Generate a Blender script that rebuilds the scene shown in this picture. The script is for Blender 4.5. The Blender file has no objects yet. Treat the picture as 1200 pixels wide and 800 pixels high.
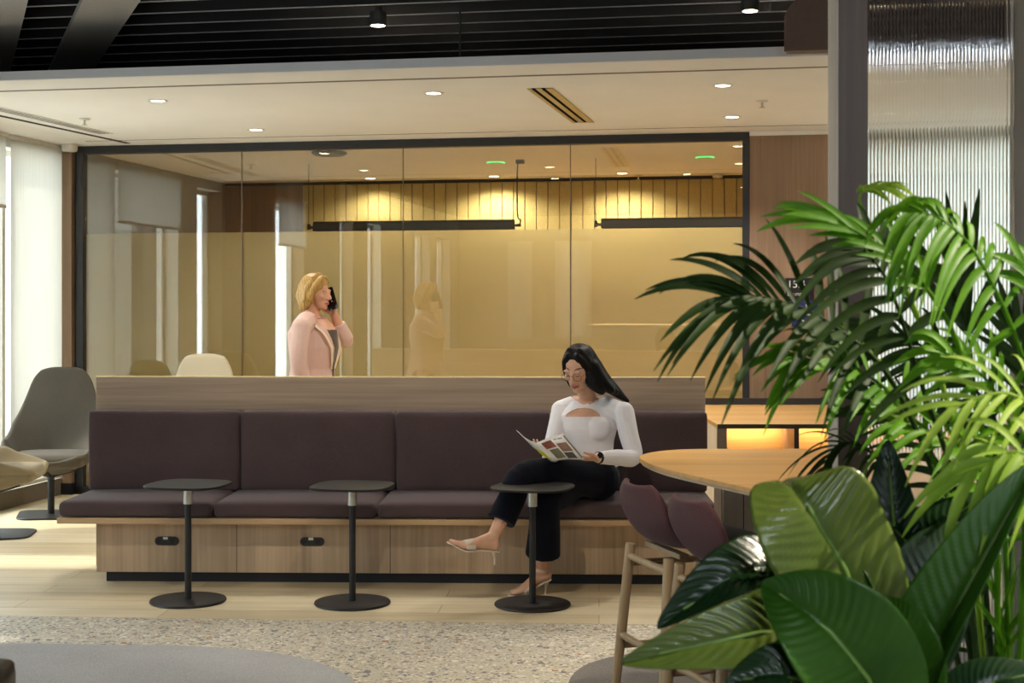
import bpy, bmesh, math, random
from mathutils import Vector, Matrix, noise

R = random.Random(11)
sc = bpy.context.scene
COL = sc.collection
PI = math.pi
H, F, YH = 1.477, 1666.67, 360.0        # eye height, focal length in pixels, horizon row


def at(px, py, Y):
    return Vector(((px - 600) / F * Y, Y, H - (py - YH) / F * Y))


def onz(px, py, z=0.0):
    Y = F * (H - z) / (py - YH)
    return Vector(((px - 600) / F * Y, Y, z))


# ------------------------------------------------------------------ mesh builder
class MB:
    def __init__(self):
        self.V, self.F, self.M = [], [], []
        self.mi = 0

    def add(self, vs, fs):
        n = len(self.V)
        self.V += [tuple(v) for v in vs]
        for f in fs:
            self.F.append([i + n for i in f])
            self.M.append(self.mi)
        return self

    def box(self, x0, x1, y0, y1, z0, z1, mat=None):
        vs = [Vector((x, y, z)) for z in (z0, z1) for y in (y0, y1) for x in (x0, x1)]
        if mat is not None:
            vs = [mat @ v for v in vs]
        return self.add(vs, [(0, 2, 3, 1), (4, 5, 7, 6), (0, 1, 5, 4), (2, 6, 7, 3), (0, 4, 6, 2), (1, 3, 7, 5)])

    def prism(self, poly, z0, z1, mat=None):
        n = len(poly)
        vs = [Vector((p[0], p[1], z0)) for p in poly] + [Vector((p[0], p[1], z1)) for p in poly]
        if mat is not None:
            vs = [mat @ v for v in vs]
        fs = [tuple(range(n - 1, -1, -1)), tuple(range(n, 2 * n))]
        fs += [(i, (i + 1) % n, n + (i + 1) % n, n + i) for i in range(n)]
        return self.add(vs, fs)

    def tube(self, pts, rad, seg=12, cap='flat', up=None):
        pts = [Vector(p) for p in pts]
        n = len(pts)
        if not isinstance(rad, (list, tuple)):
            rad = [rad] * n
        rad = [(r if isinstance(r, (list, tuple)) else (r, r)) for r in rad]
        tang = []
        for i in range(n):
            t = pts[min(i + 1, n - 1)] - pts[max(i - 1, 0)]
            tang.append(t.normalized() if t.length > 1e-9 else Vector((0, 0, 1)))
        if up is None:
            up = Vector((0, 0, 1)) if abs(tang[0].z) < .9 else Vector((0, 1, 0))
        up = Vector(up)
        vs, fs = [], []
        s = tang[0].cross(up).normalized()
        for i in range(n):
            s = (s - tang[i] * s.dot(tang[i]))
            s = s.normalized() if s.length > 1e-6 else tang[i].orthogonal().normalized()
            b = s.cross(tang[i]).normalized()
            for k in range(seg):
                a = 2 * PI * k / seg
                vs.append(pts[i] + s * math.cos(a) * rad[i][0] + b * math.sin(a) * rad[i][1])
        for i in range(n - 1):
            for k in range(seg):
                k2 = (k + 1) % seg
                fs.append((i * seg + k, i * seg + k2, (i + 1) * seg + k2, (i + 1) * seg + k))
        fs.append(tuple(range(seg - 1, -1, -1)))
        fs.append(tuple((n - 1) * seg + k for k in range(seg)))
        self.add(vs, fs)
        if cap == 'round':
            self.ell(pts[0], (max(rad[0]) * .999,) * 3 if rad[0][0] == rad[0][1] else (min(rad[0]),) * 3, seg=seg)
            self.ell(pts[-1], (max(rad[-1]) * .999,) * 3 if rad[-1][0] == rad[-1][1] else (min(rad[-1]),) * 3, seg=seg)
        return self

    def lathe(self, prof, seg=32, c=(0, 0, 0), caps=True):
        c = Vector(c)
        vs, fs = [], []
        n = len(prof)
        for r, z in prof:
            for k in range(seg):
                a = 2 * PI * k / seg
                vs.append(c + Vector((r * math.cos(a), r * math.sin(a), z)))
        for i in range(n - 1):
            for k in range(seg):
                k2 = (k + 1) % seg
                fs.append((i * seg + k, i * seg + k2, (i + 1) * seg + k2, (i + 1) * seg + k))
        if caps:
            fs.append(tuple(range(seg - 1, -1, -1)))
            fs.append(tuple((n - 1) * seg + k for k in range(seg)))
        return self.add(vs, fs)

    def ell(self, c, r, rot=None, seg=16):
        c = Vector(c)
        if not isinstance(r, (list, tuple)):
            r = (r, r, r)
        ring = max(6, seg // 2)
        vs, fs = [], []
        for i in range(1, ring):
            th = PI * i / ring
            for k in range(seg):
                a = 2 * PI * k / seg
                v = Vector((r[0] * math.sin(th) * math.cos(a), r[1] * math.sin(th) * math.sin(a), r[2] * math.cos(th)))
                vs.append(v)
        vs.append(Vector((0, 0, r[2])))
        vs.append(Vector((0, 0, -r[2])))
        if rot is not None:
            vs = [rot @ v for v in vs]
        vs = [c + v for v in vs]
        for i in range(ring - 2):
            for k in range(seg):
                k2 = (k + 1) % seg
                fs.append((i * seg + k, (i + 1) * seg + k, (i + 1) * seg + k2, i * seg + k2))
        T, B = len(vs) - 2, len(vs) - 1
        for k in range(seg):
            k2 = (k + 1) % seg
            fs.append((T, k, k2))
            fs.append((B, (ring - 2) * seg + k2, (ring - 2) * seg + k))
        return self.add(vs, fs)

    def grid(self, fn, nu, nv):
        vs = [Vector(fn(i / nu, j / nv)) for j in range(nv + 1) for i in range(nu + 1)]
        w = nu + 1
        fs = [(j * w + i, j * w + i + 1, (j + 1) * w + i + 1, (j + 1) * w + i) for j in range(nv) for i in range(nu)]
        return self.add(vs, fs)

    def build(self, name, mat, parent=None, loc=None, rotz=0.0, bevel=0, bseg=2, solid=0, sub=0, flat=False, angle=35, matrix=None):
        me = bpy.data.meshes.new(name)
        me.from_pydata(self.V, [], self.F)
        mats = mat if isinstance(mat, (list, tuple)) else [mat]
        for m in mats:
            me.materials.append(m)
        if len(mats) > 1:
            me.polygons.foreach_set('material_index', self.M)
        bm = bmesh.new()
        bm.from_mesh(me)
        if not solid:
            bmesh.ops.recalc_face_normals(bm, faces=bm.faces)
        bm.to_mesh(me)
        bm.free()
        if not flat:
            me.polygons.foreach_set('use_smooth', [True] * len(me.polygons))
            me.set_sharp_from_angle(angle=math.radians(angle))
        o = bpy.data.objects.new(name, me)
        COL.objects.link(o)
        if parent is not None:
            o.parent = parent
        if loc is not None:
            o.location = loc
        o.rotation_euler = (0, 0, rotz)
        if matrix is not None:
            o.matrix_local = matrix
        if solid:
            m = o.modifiers.new('Solid', 'SOLIDIFY')
            m.thickness = solid
            m.offset = 0
        if bevel:
            m = o.modifiers.new('Bevel', 'BEVEL')
            m.width = bevel
            m.segments = bseg
            m.limit_method = 'ANGLE'
        if sub:
            m = o.modifiers.new('Sub', 'SUBSURF')
            m.levels = sub
            m.render_levels = sub
        return o


def tag(o, label=None, cat=None, group=None, kind=None):
    if label:
        o['label'] = label
    if cat:
        o['category'] = cat
    if group:
        o['group'] = group
    if kind:
        o['kind'] = kind
    return o


def thing(name, label, cat, loc=(0, 0, 0), rotz=0.0, group=None):
    o = bpy.data.objects.new(name, None)
    o.empty_display_size = .1
    COL.objects.link(o)
    o.location = loc
    o.rotation_euler = (0, 0, rotz)
    return tag(o, label, cat, group)


def struct(o):
    o['kind'] = 'structure'
    return o


def dup(root, loc, rotz, label, group=None):
    def cp(o, parent):
        c = o.copy()
        COL.objects.link(c)
        if parent is not None:
            c.parent = parent
        for ch in list(o.children):
            cp(ch, c)
        return c
    r = cp(root, None)
    r.location = loc
    r.rotation_euler = (0, 0, rotz)
    r['label'] = label
    if group:
        r['group'] = group
    return r


def remeshed(mb, voxel, it=6, fac=.5):
    """One continuous skin over the overlapping closed volumes in mb; returns a mesh."""
    me = bpy.data.meshes.new('tmp')
    me.from_pydata(mb.V, [], mb.F)
    o = bpy.data.objects.new('tmp', me)
    COL.objects.link(o)
    m = o.modifiers.new('R', 'REMESH')
    m.mode = 'VOXEL'
    m.voxel_size = voxel
    m.use_smooth_shade = True
    if it:
        s = o.modifiers.new('S', 'SMOOTH')
        s.factor = fac
        s.iterations = it
    dg = bpy.context.evaluated_depsgraph_get()
    dg.update()
    out = bpy.data.meshes.new_from_object(o.evaluated_get(dg))
    bpy.data.objects.remove(o)
    out.polygons.foreach_set('use_smooth', [True] * len(out.polygons))
    return out


def link_mesh(name, me, mats, parent=None):
    me.materials.clear()
    for m in (mats if isinstance(mats, (list, tuple)) else [mats]):
        me.materials.append(m)
    o = bpy.data.objects.new(name, me)
    COL.objects.link(o)
    if parent is not None:
        o.parent = parent
    return o


def cat(pts, n):
    """Catmull-Rom through pts, n samples."""
    P = [Vector(p) for p in pts]
    P = [P[0] * 2 - P[1]] + P + [P[-1] * 2 - P[-2]]
    out = []
    m = len(P) - 3
    for i in range(n):
        t = i / (n - 1) * m
        k = min(int(t), m - 1)
        t -= k
        a, b, c, d = P[k:k + 4]
        out.append(.5 * ((2 * b) + (c - a) * t + (2 * a - 5 * b + 4 * c - d) * t * t + (3 * b - a - 3 * c + d) * t ** 3))
    return out


def lerp_list(vals, n):
    out = []
    m = len(vals) - 1
    for i in range(n):
        t = i / (n - 1) * m
        k = min(int(t), m - 1)
        t -= k
        a, b = vals[k], vals[k + 1]
        if isinstance(a, (tuple, list)):
            out.append(tuple(x + (y - x) * t for x, y in zip(a, b)))
        else:
            out.append(a + (b - a) * t)
    return out


def rrect(w, d, r, seg=8):
    pts = []
    for cx, cy, a0 in ((w / 2 - r, d / 2 - r, 0), (-w / 2 + r, d / 2 - r, 90), (-w / 2 + r, -d / 2 + r, 180), (w / 2 - r, -d / 2 + r, 270)):
        for k in range(seg + 1):
            a = math.radians(a0 + 90 * k / seg)
            pts.append((cx + r * math.cos(a), cy + r * math.sin(a)))
    return pts


def roundpoly(poly, radii, seg=8):
    n = len(poly)
    out = []
    for i in range(n):
        p = Vector(poly[i])
        a = (Vector(poly[i - 1]) - p)
        b = (Vector(poly[(i + 1) % n]) - p)
        r = min(radii[i], a.length * .49, b.length * .49)
        pa, pb = p + a.normalized() * r, p + b.normalized() * r
        for k in range(seg + 1):
            t = k / seg
            q = pa * (1 - t) ** 2 + p * 2 * t * (1 - t) + pb * t * t
            out.append((q.x, q.y))
    return out


# ------------------------------------------------------------------ materials
def lin(c):
    return tuple(((v / 255) / 12.92 if v / 255 <= .04045 else ((v / 255 + .055) / 1.055) ** 2.4) for v in c) + (1,)


class NT:
    def __init__(self, name):
        self.m = bpy.data.materials.new(name)
        self.m.use_nodes = True
        self.t = self.m.node_tree
        self.t.nodes.clear()
        self.out = self.t.nodes.new('ShaderNodeOutputMaterial')

    def n(self, kind, **kw):
        nd = self.t.nodes.new(kind)
        for k, v in kw.items():
            if k.startswith('_'):
                setattr(nd, k[1:], v)
            else:
                nd.inputs[k.replace('__', ' ')].default_value = v
        return nd

    def l(self, a, b):
        self.t.links.new(a, b)

    def coords(self, scale=(1, 1, 1), rot=(0, 0, 0), kind='Object'):
        tc = self.n('ShaderNodeTexCoord')
        mp = self.n('ShaderNodeMapping')
        mp.inputs['Scale'].default_value = scale
        mp.inputs['Rotation'].default_value = rot
        self.l(tc.outputs[kind], mp.inputs['Vector'])
        return mp.outputs['Vector']

    def ramp(self, fac, stops, interp='LINEAR'):
        r = self.n('ShaderNodeValToRGB')
        r.color_ramp.interpolation = interp
        el = r.color_ramp.elements
        while len(el) < len(stops):
            el.new(.5)
        for e, (p, c) in zip(el, stops):
            e.position = p
            e.color = c if len(c) == 4 else tuple(c) + (1,)
        self.l(fac, r.inputs['Fac'])
        return r.outputs['Color']

    def bump(self, height, strength=.2, dist=.01):
        b = self.n('ShaderNodeBump')
        b.inputs['Strength'].default_value = strength
        b.inputs['Distance'].default_value = dist
        self.l(height, b.inputs['Height'])
        return b.outputs['Normal']

    def princ(self, color=None, rough=.5, metal=0, spec=.5, normal=None, **kw):
        p = self.n('ShaderNodeBsdfPrincipled')
        p.inputs['Roughness'].default_value = rough
        p.inputs['Metallic'].default_value = metal
        p.inputs['Specular IOR Level'].default_value = spec
        if color is not None:
            if hasattr(color, 'links'):
                self.l(color, p.inputs['Base Color'])
            else:
                p.inputs['Base Color'].default_value = color
        if normal is not None:
            self.l(normal, p.inputs['Normal'])
        for k, v in kw.items():
            p.inputs[k.replace('__', ' ')].default_value = v
        self.l(p.outputs[0], self.out.inputs['Surface'])
        return p


def plain(name, c, rough=.5, metal=0, spec=.5, var=.06, scale=30):
    """Near-uniform colour with a faint procedural mottling."""
    t = NT(name)
    nz = t.n('ShaderNodeTexNoise', Scale=scale, Detail=3.0)
    t.l(t.coords(), nz.inputs['Vector'])
    c = lin(c)
    lo = tuple(max(0, v * (1 - var)) for v in c[:3])
    hi = tuple(min(1, v * (1 + var)) for v in c[:3])
    t.princ(t.ramp(nz.outputs['Fac'], [(.3, lo), (.7, hi)]), rough, metal, spec)
    return t.m


def wood(name, c1, c2, axis='Z', rough=.45, fine=55, seam=0, spec=.4):
    t = NT(name)
    s = {'X': (1.2, fine, fine), 'Y': (fine, 1.2, fine), 'Z': (fine, fine, 1.2)}[axis]
    v = t.coords(s)
    n1 = t.n('ShaderNodeTexNoise', Scale=1.0, Detail=5.0, Roughness=.6, Distortion=.4)
    t.l(v, n1.inputs['Vector'])
    s2 = {'X': (.5, 7, 7), 'Y': (7, .5, 7), 'Z': (7, 7, .5)}[axis]
    n2 = t.n('ShaderNodeTexNoise', Scale=1.0, Detail=3.0, Distortion=.8)
    t.l(t.coords(s2), n2.inputs['Vector'])
    mx = t.n('ShaderNodeMath', _operation='MULTIPLY_ADD')
    t.l(n2.outputs['Fac'], mx.inputs[0])
    mx.inputs[1].default_value = .8
    ad = t.n('ShaderNodeMath', _operation='MULTIPLY')
    t.l(n1.outputs['Fac'], ad.inputs[0])
    ad.inputs[1].default_value = .55
    t.l(ad.outputs[0], mx.inputs[2])
    col = t.ramp(mx.outputs[0], [(.42, lin(c1)), (.85, lin(c2))])
    t.princ(col, rough, spec=spec, normal=t.bump(n1.outputs['Fac'], .08, .002))
    return t.m


def fabric(name, c1, c2, scale=420, rough=.95, sheen=.3):
    t = NT(name)
    nz = t.n('ShaderNodeTexNoise', Scale=scale, Detail=2.0)
    t.l(t.coords(), nz.inputs['Vector'])
    n2 = t.n('ShaderNodeTexNoise', Scale=4.0, Detail=2.0)
    t.l(t.coords(), n2.inputs['Vector'])
    mx = t.n('ShaderNodeMath', _operation='MULTIPLY_ADD')
    t.l(n2.outputs['Fac'], mx.inputs[0])
    mx.inputs[1].default_value = .25
    t.l(nz.outputs['Fac'], mx.inputs[2])
    col = t.ramp(mx.outputs[0], [(.4, lin(c1)), (.85, lin(c2))])
    p = t.princ(col, rough, spec=.15, normal=t.bump(nz.outputs['Fac'], .25, .002))
    p.inputs['Sheen Weight'].default_value = sheen
    p.inputs['Sheen Roughness'].default_value = .5
    return t.m


def emit(name, c, s):
    t = NT(name)
    e = t.n('ShaderNodeEmission', Strength=s)
    e.inputs['Color'].default_value = lin(c)
    t.l(e.outputs[0], t.out.inputs['Surface'])
    return t.m


M = {}
M['oak_v'] = wood('oak_vertical', (158, 136, 112), (200, 176, 148), 'Z')
M['oak_h'] = wood('oak_horizontal', (146, 126, 108), (192, 169, 146), 'X')
M['oak_panel'] = wood('oak_wall_panel', (126, 102, 80), (158, 130, 104), 'Z')
M['oak_top'] = wood('oak_counter', (186, 140, 82), (218, 172, 108), 'X', rough=.35)
M['oak_edge'] = plain('oak_edge_band', (205, 184, 152))
M['ledge_lit_edge'] = plain('ledge_lit_paint', (240, 222, 170))  # pale gold stands for light falling on the ledge top
M['oak_board'] = wood('oak_seat_board', (180, 148, 110), (206, 174, 134), 'X')
M['oak_pale'] = wood('pale_oak', (214, 200, 182), (232, 220, 204), 'Z')
M['oak_leg'] = wood('ash_leg', (164, 138, 106), (190, 164, 128), 'Z')
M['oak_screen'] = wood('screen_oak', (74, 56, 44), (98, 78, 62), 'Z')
M['oak_screen_lit'] = wood('screen_oak_lit', (190, 174, 158), (214, 200, 184), 'Z')  # daylit copy of the screen oak; the darker one is its shaded face
M['plum'] = fabric('plum_fabric', (70, 57, 59), (94, 78, 78), sheen=.12)
M['plum_shell'] = fabric('plum_shell_fabric', (78, 51, 55), (100, 69, 71), sheen=.1)
M['plum_seat'] = fabric('plum_seat_fabric', (52, 36, 38), (70, 50, 50))
M['grey_fab'] = fabric('grey_wool', (76, 71, 63), (98, 92, 82), sheen=.1)
M['beige_fab'] = fabric('beige_wool', (122, 111, 88), (148, 136, 110), sheen=.1)
M['cream_fab'] = fabric('cream_wool', (196, 184, 156), (216, 204, 178))
M['black'] = plain('black_powder_coat', (26, 26, 28), .5)
M['black_top'] = plain('black_table_top', (27, 26, 25), .5, spec=.3)
M['charcoal'] = plain('charcoal_metal', (40, 41, 45), .45)
M['plinth'] = plain('dark_plinth', (30, 32, 40), .5)
M['silver'] = plain('brushed_steel', (196, 192, 184), .35, .9)
M['white_paint'] = plain('white_ceiling_paint', (240, 237, 233), .9, spec=.2, var=.015, scale=3)
M['white_lip'] = plain('white_lip_paint', (232, 234, 240), .8, spec=.2, var=.015, scale=3)
M['groove'] = plain('shadow_gap', (120, 112, 100), .9)
M['groove_dark'] = plain('dark_slot', (52, 50, 47), .9)
M['slat'] = plain('black_baffle', (24, 23, 25), .6)
M['slat_edge_lit'] = plain('baffle_edge_lit', (190, 190, 192), .5)  # light caught by the slat undersides, painted as a pale strip
M['void'] = plain('black_void', (8, 8, 9), .95, spec=.1)
M['beam'] = plain('grey_beam_metal', (158, 157, 155), .45, spec=.3)
M['bulkhead'] = plain('brown_bulkhead', (112, 92, 80), .7)
M['brass'] = plain('champagne_vent', (196, 172, 120), .45, .3)
M['leather'] = plain('black_leather', (14, 13, 12), .3)
M['lamp'] = emit('lamp_lens', (255, 226, 178), 14)
M['green_lamp'] = emit('green_led', (60, 235, 110), 1.6)
M['strip'] = emit('led_strip', (255, 214, 150), 4)
M['plastic_white'] = plain('white_plastic', (220, 216, 208), .5)
M['wall_white'] = plain('white_wall_paint', (205, 200, 190), .9, spec=.2)
M['wall_warm'] = plain('ochre_wall_paint', (198, 178, 118), .9, spec=.2)
M['concrete'] = plain('grey_concrete', (150, 146, 138), .9, var=.25, scale=60)
M['base_grey'] = plain('grey_skirting', (120, 112, 100), .7)


def mat_floor():
    t = NT('oak_planks')
    v = t.coords((1, 1, 1), (0, 0, math.radians(3.5)))
    br = t.n('ShaderNodeTexBrick', Scale=1.0)
    br.offset = .37
    br.inputs['Color1'].default_value = lin((218, 201, 166))
    br.inputs['Color2'].default_value = lin((236, 222, 190))
    br.inputs['Mortar'].default_value = lin((176, 152, 112))
    br.inputs['Mortar Size'].default_value = .002
    br.inputs['Brick Width'].default_value = 2.1
    br.inputs['Row Height'].default_value = .19
    t.l(v, br.inputs['Vector'])
    nz = t.n('ShaderNodeTexNoise', Scale=1.0, Detail=5.0, Distortion=.5)
    t.l(t.coords((1.3, 22, 1), (0, 0, math.radians(3.5))), nz.inputs['Vector'])
    g = t.ramp(nz.outputs['Fac'], [(.3, (.80, .78, .74)), (.65, (1, 1, 1))])
    mx = t.n('ShaderNodeMix', _data_type='RGBA', _blend_type='MULTIPLY')
    mx.inputs[0].default_value = .8
    t.l(br.outputs['Color'], mx.inputs[6])
    t.l(g, mx.inputs[7])
    t.princ(mx.outputs[2], .42, spec=.4)
    return t.m


def mat_terrazzo():
    t = NT('terrazzo')
    base = None
    v = t.coords()
    col = t.n('ShaderNodeTexNoise', Scale=90.0, Detail=2.0)
    t.l(v, col.inputs['Vector'])
    base = t.ramp(col.outputs['Fac'], [(.35, lin((190, 182, 164))), (.65, lin((212, 204, 186)))])
    for scale, thr, stops in ((34, .42, [(0, (116, 114, 118)), (.14, (224, 216, 198)), (.36, (178, 156, 124)), (.5, (204, 196, 180)), (.72, (146, 142, 140)), (.82, (234, 228, 214)), (.94, (164, 116, 70))]),
                              (75, .46, [(0, (214, 206, 190)), (.3, (140, 136, 134)), (.5, (236, 230, 216)), (.7, (182, 170, 150)), (.88, (110, 108, 112))])):
        vo = t.n('ShaderNodeTexVoronoi', Scale=float(scale))
        t.l(v, vo.inputs['Vector'])
        sep = t.n('ShaderNodeSeparateColor')
        t.l(vo.outputs['Color'], sep.inputs[0])
        chip = t.ramp(sep.outputs[0], [(p, lin(c)) for p, c in stops], 'CONSTANT')
        lt = t.n('ShaderNodeMath', _operation='LESS_THAN')
        t.l(vo.outputs['Distance'], lt.inputs[0])
        ml = t.n('ShaderNodeMath', _operation='MULTIPLY')
        t.l(sep.outputs[1], ml.inputs[0])
        ml.inputs[1].default_value = thr * 1.5
        t.l(ml.outputs[0], lt.inputs[1])
        mx = t.n('ShaderNodeMix', _data_type='RGBA')
        t.l(lt.outputs[0], mx.inputs[0])
        t.l(base, mx.inputs[6])
        t.l(chip, mx.inputs[7])
        base = mx.outputs[2]
    t.princ(base, .55, spec=.35)
    return t.m


def mat_glass(name='clear_partition_glass', f0=.10):
    t = NT(name)
    tr = t.n('ShaderNodeBsdfTransparent')
    tr.inputs['Color'].default_value = (.93, .93, .90, 1)
    gl = t.n('ShaderNodeBsdfGlossy', Roughness=0.0)
    gl.inputs['Color'].default_value = (1, 1, 1, 1)
    lw = t.n('ShaderNodeLayerWeight', Blend=.5)
    pw = t.n('ShaderNodeMath', _operation='POWER')
    t.l(lw.outputs['Facing'], pw.inputs[0])
    pw.inputs[1].default_value = 5.0
    fr = t.n('ShaderNodeMath', _operation='MULTIPLY_ADD')
    t.l(pw.outputs[0], fr.inputs[0])
    fr.inputs[1].default_value = 1 - f0
    fr.inputs[2].default_value = f0
    mx = t.n('ShaderNodeMixShader')
    t.l(fr.outputs[0], mx.inputs[0])
    t.l(tr.outputs[0], mx.inputs[1])
    t.l(gl.outputs[0], mx.inputs[2])
    t.l(mx.outputs[0], t.out.inputs['Surface'])
    return t.m


def mat_film():
    t = NT('privacy_film')
    tr = t.n('ShaderNodeBsdfTransparent')
    di = t.n('ShaderNodeBsdfDiffuse')
    di.inputs['Color'].default_value = lin((206, 200, 166))
    tl = t.n('ShaderNodeBsdfTranslucent')
    tl.inputs['Color'].default_value = lin((240, 228, 184))
    m1 = t.n('ShaderNodeMixShader')
    m1.inputs[0].default_value = .6
    t.l(di.outputs[0], m1.inputs[1])
    t.l(tl.outputs[0], m1.inputs[2])
    tc = t.n('ShaderNodeTexCoord')
    sx = t.n('ShaderNodeSeparateXYZ')
    t.l(tc.outputs['Object'], sx.inputs[0])
    mr = t.n('ShaderNodeMapRange')
    mr.inputs[1].default_value = .8
    mr.inputs[2].default_value = 2.06
    mr.inputs[3].default_value = .72
    mr.inputs[4].default_value = .55
    t.l(sx.outputs['Z'], mr.inputs[0])
    m2 = t.n('ShaderNodeMixShader')
    t.l(mr.outputs[0], m2.inputs[0])
    t.l(tr.outputs[0], m2.inputs[1])
    t.l(m1.outputs[0], m2.inputs[2])
    t.l(m2.outputs[0], t.out.inputs['Surface'])
    return t.m


def mat_blind():
    t = NT('roller_blind_fabric')
    nz = t.n('ShaderNodeTexNoise', Scale=1.0, Detail=2.0)
    t.l(t.coords((120, 120, 2)), nz.inputs['Vector'])
    c = t.ramp(nz.outputs['Fac'], [(.3, lin((224, 223, 218))), (.7, lin((233, 232, 228)))])
    di = t.n('ShaderNodeBsdfDiffuse')
    t.l(c, di.inputs['Color'])
    tl = t.n('ShaderNodeBsdfTranslucent')
    t.l(c, tl.inputs['Color'])
    m = t.n('ShaderNodeMixShader')
    m.inputs[0].default_value = .5
    t.l(di.outputs[0], m.inputs[1])
    t.l(tl.outputs[0], m.inputs[2])
    t.l(m.outputs[0], t.out.inputs['Surface'])
    return t.m


def mat_reeded():
    t = NT('reeded_glass')
    g = t.n('ShaderNodeBsdfGlass', Roughness=.03, IOR=1.45)
    g.inputs['Color'].default_value = (.96, .98, 1, 1)
    t.l(g.outputs[0], t.out.inputs['Surface'])
    return t.m


def mat_leaf(name, c1, c2, rough=.35, trans=.35, vein=0):
    t = NT(name)
    nz = t.n('ShaderNodeTexNoise', Scale=9.0, Detail=3.0)
    t.l(t.coords(), nz.inputs['Vector'])
    c = t.ramp(nz.outputs['Fac'], [(.3, lin(c1)), (.7, lin(c2))])
    p = t.princ(c, rough, spec=.35 if 'lily' in name else .15)
    tl = t.n('ShaderNodeBsdfTranslucent')
    t.l(c, tl.inputs['Color'])
    m = t.n('ShaderNodeMixShader')
    m.inputs[0].default_value = trans
    t.l(p.outputs[0], m.inputs[1])
    t.l(tl.outputs[0], m.inputs[2])
    t.l(m.outputs[0], t.out.inputs['Surface'])
    return t.m


def mat_panel_felt():
    t = NT('acoustic_felt')
    nz = t.n('ShaderNodeTexNoise', Scale=90.0, Detail=4.0)
    t.l(t.coords(), nz.inputs['Vector'])
    c = t.ramp(nz.outputs['Fac'], [(.3, lin((186, 172, 120))), (.7, lin((210, 196, 142)))])
    t.princ(c, .95, spec=.1, normal=t.bump(nz.outputs['Fac'], .2, .003))
    return t.m


def mat_skin(name, c1, c2):
    t = NT(name)
    nz = t.n('ShaderNodeTexNoise', Scale=14.0, Detail=3.0)
    t.l(t.coords(), nz.inputs['Vector'])
    c = t.ramp(nz.outputs['Fac'], [(.3, lin(c1)), (.7, lin(c2))])
    p = t.princ(c, .5, spec=.35)
    p.inputs['Subsurface Weight'].default_value = .12
    p.inputs['Subsurface Radius'].default_value = (.012, .005, .003)
    p.inputs['Subsurface Scale'].default_value = 1.0
    return t.m


def mat_hair(name, c1, c2, rough=.35):
    t = NT(name)
    nz = t.n('ShaderNodeTexNoise', Scale=1.0, Detail=4.0, Distortion=.3)
    t.l(t.coords((160, 160, 14)), nz.inputs['Vector'])
    c = t.ramp(nz.outputs['Fac'], [(.35, lin(c1)), (.65, lin(c2))])
    t.princ(c, rough, spec=.22, normal=t.bump(nz.outputs['Fac'], .35, .004))
    return t.m


M['floor'] = mat_floor()
M['terrazzo'] = mat_terrazzo()
M['rug_grey'] = fabric('grey_carpet', (164, 163, 164), (198, 197, 198), 160, sheen=.1)
M['rug_brown'] = fabric('taupe_carpet', (104, 100, 98), (136, 130, 126), 160, sheen=.1)
M['glass'] = mat_glass()
M['pane'] = mat_glass('window_pane_glass', .04)
M['film'] = mat_film()
M['blind'] = mat_blind()
M['reeded'] = mat_reeded()
M['felt'] = mat_panel_felt()
M['palm_dark'] = mat_leaf('palm_leaf_dark', (34, 54, 22), (54, 76, 30), .5)
M['palm_mid'] = mat_leaf('palm_leaf_mid', (66, 114, 18), (102, 152, 30), .45, .4)
M['palm_light'] = mat_leaf('palm_leaf_light', (122, 158, 46), (164, 190, 74), .5, .4)
M['lily_dark'] = mat_leaf('lily_leaf_dark', (18, 40, 20), (30, 56, 26), .27, .15)
M['lily_mid'] = mat_leaf('lily_leaf_mid', (44, 84, 20), (64, 108, 28), .32, .3)
M['lily_warm'] = mat_leaf('lily_leaf_olive', (74, 94, 36), (102, 118, 50), .22, .2)
M['stem'] = plain('green_stem', (96, 128, 52), .5)
M['soil'] = plain('potting_soil', (48, 36, 28), .95, var=.4, scale=80)
# ------------------------------------------------------------------ room frame
WA = math.radians(-10.3)
W0 = Vector((-3.447, 11.29, 0))
WM = Matrix.Translation(W0) @ Matrix.Rotation(WA, 4, 'Z')
WI = WM.inverted()


def wobj(name, mb, mat, **kw):
    return mb.build(name, mat, loc=W0, rotz=WA, **kw)


def wp(x, y, z=0):
    return WM @ Vector((x, y, z))


CZ = 2.75
EDGE = -3.13
FX = -.13

# floor: planks behind, terrazzo in front
pl = MB().prism([(-9, 7.22), (10, 6.04), (10, 17), (-9, 17)], -.1, 0)
struct(pl.build('floor', M['floor'], flat=True))
tz = MB().prism([(-9, -6.0), (10, -6.0), (10, 6.04), (-9, 7.22)], -.1, 0)
struct(tz.build('floor_terrazzo', M['terrazzo'], flat=True))

# ceilings
c = MB().box(FX - .2, 9.6, EDGE, 3.6, CZ, CZ + .04)
struct(wobj('ceiling', c, M['white_paint'], flat=True))
c = MB().box(FX, 9.5, EDGE - .012, EDGE - .0005, CZ + .001, CZ + .05)
struct(wobj('trim_1', c, M['white_lip'], flat=True))
c = MB().box(FX - .2, 9.6, -15.2, 3.6, 3.42, 3.5)
struct(wobj('ceiling_void', c, M['void'], flat=True))
c = MB()
y = -14.8
while y < -1.2:
    c.mi = 0
    c.box(FX, 9.5, y, y + .012, 3.104, 3.26)
    c.mi = 1
    c.box(FX, 9.5, y - .001, y + .013, 3.10, 3.1039)
    y += .285
struct(wobj('ceiling_slats', c, [M['slat'], M['slat_edge_lit']], flat=True))
c = MB().box(.9, 9.4, -2.80, -2.765, CZ - .0015, CZ + .001)
struct(wobj('trim_2', c, M['groove'], flat=True))
c = MB().box(.25, 9.4, -.36, -.345, CZ - .0015, CZ + .001)
struct(wobj('trim_3', c, M['groove'], flat=True))

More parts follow.
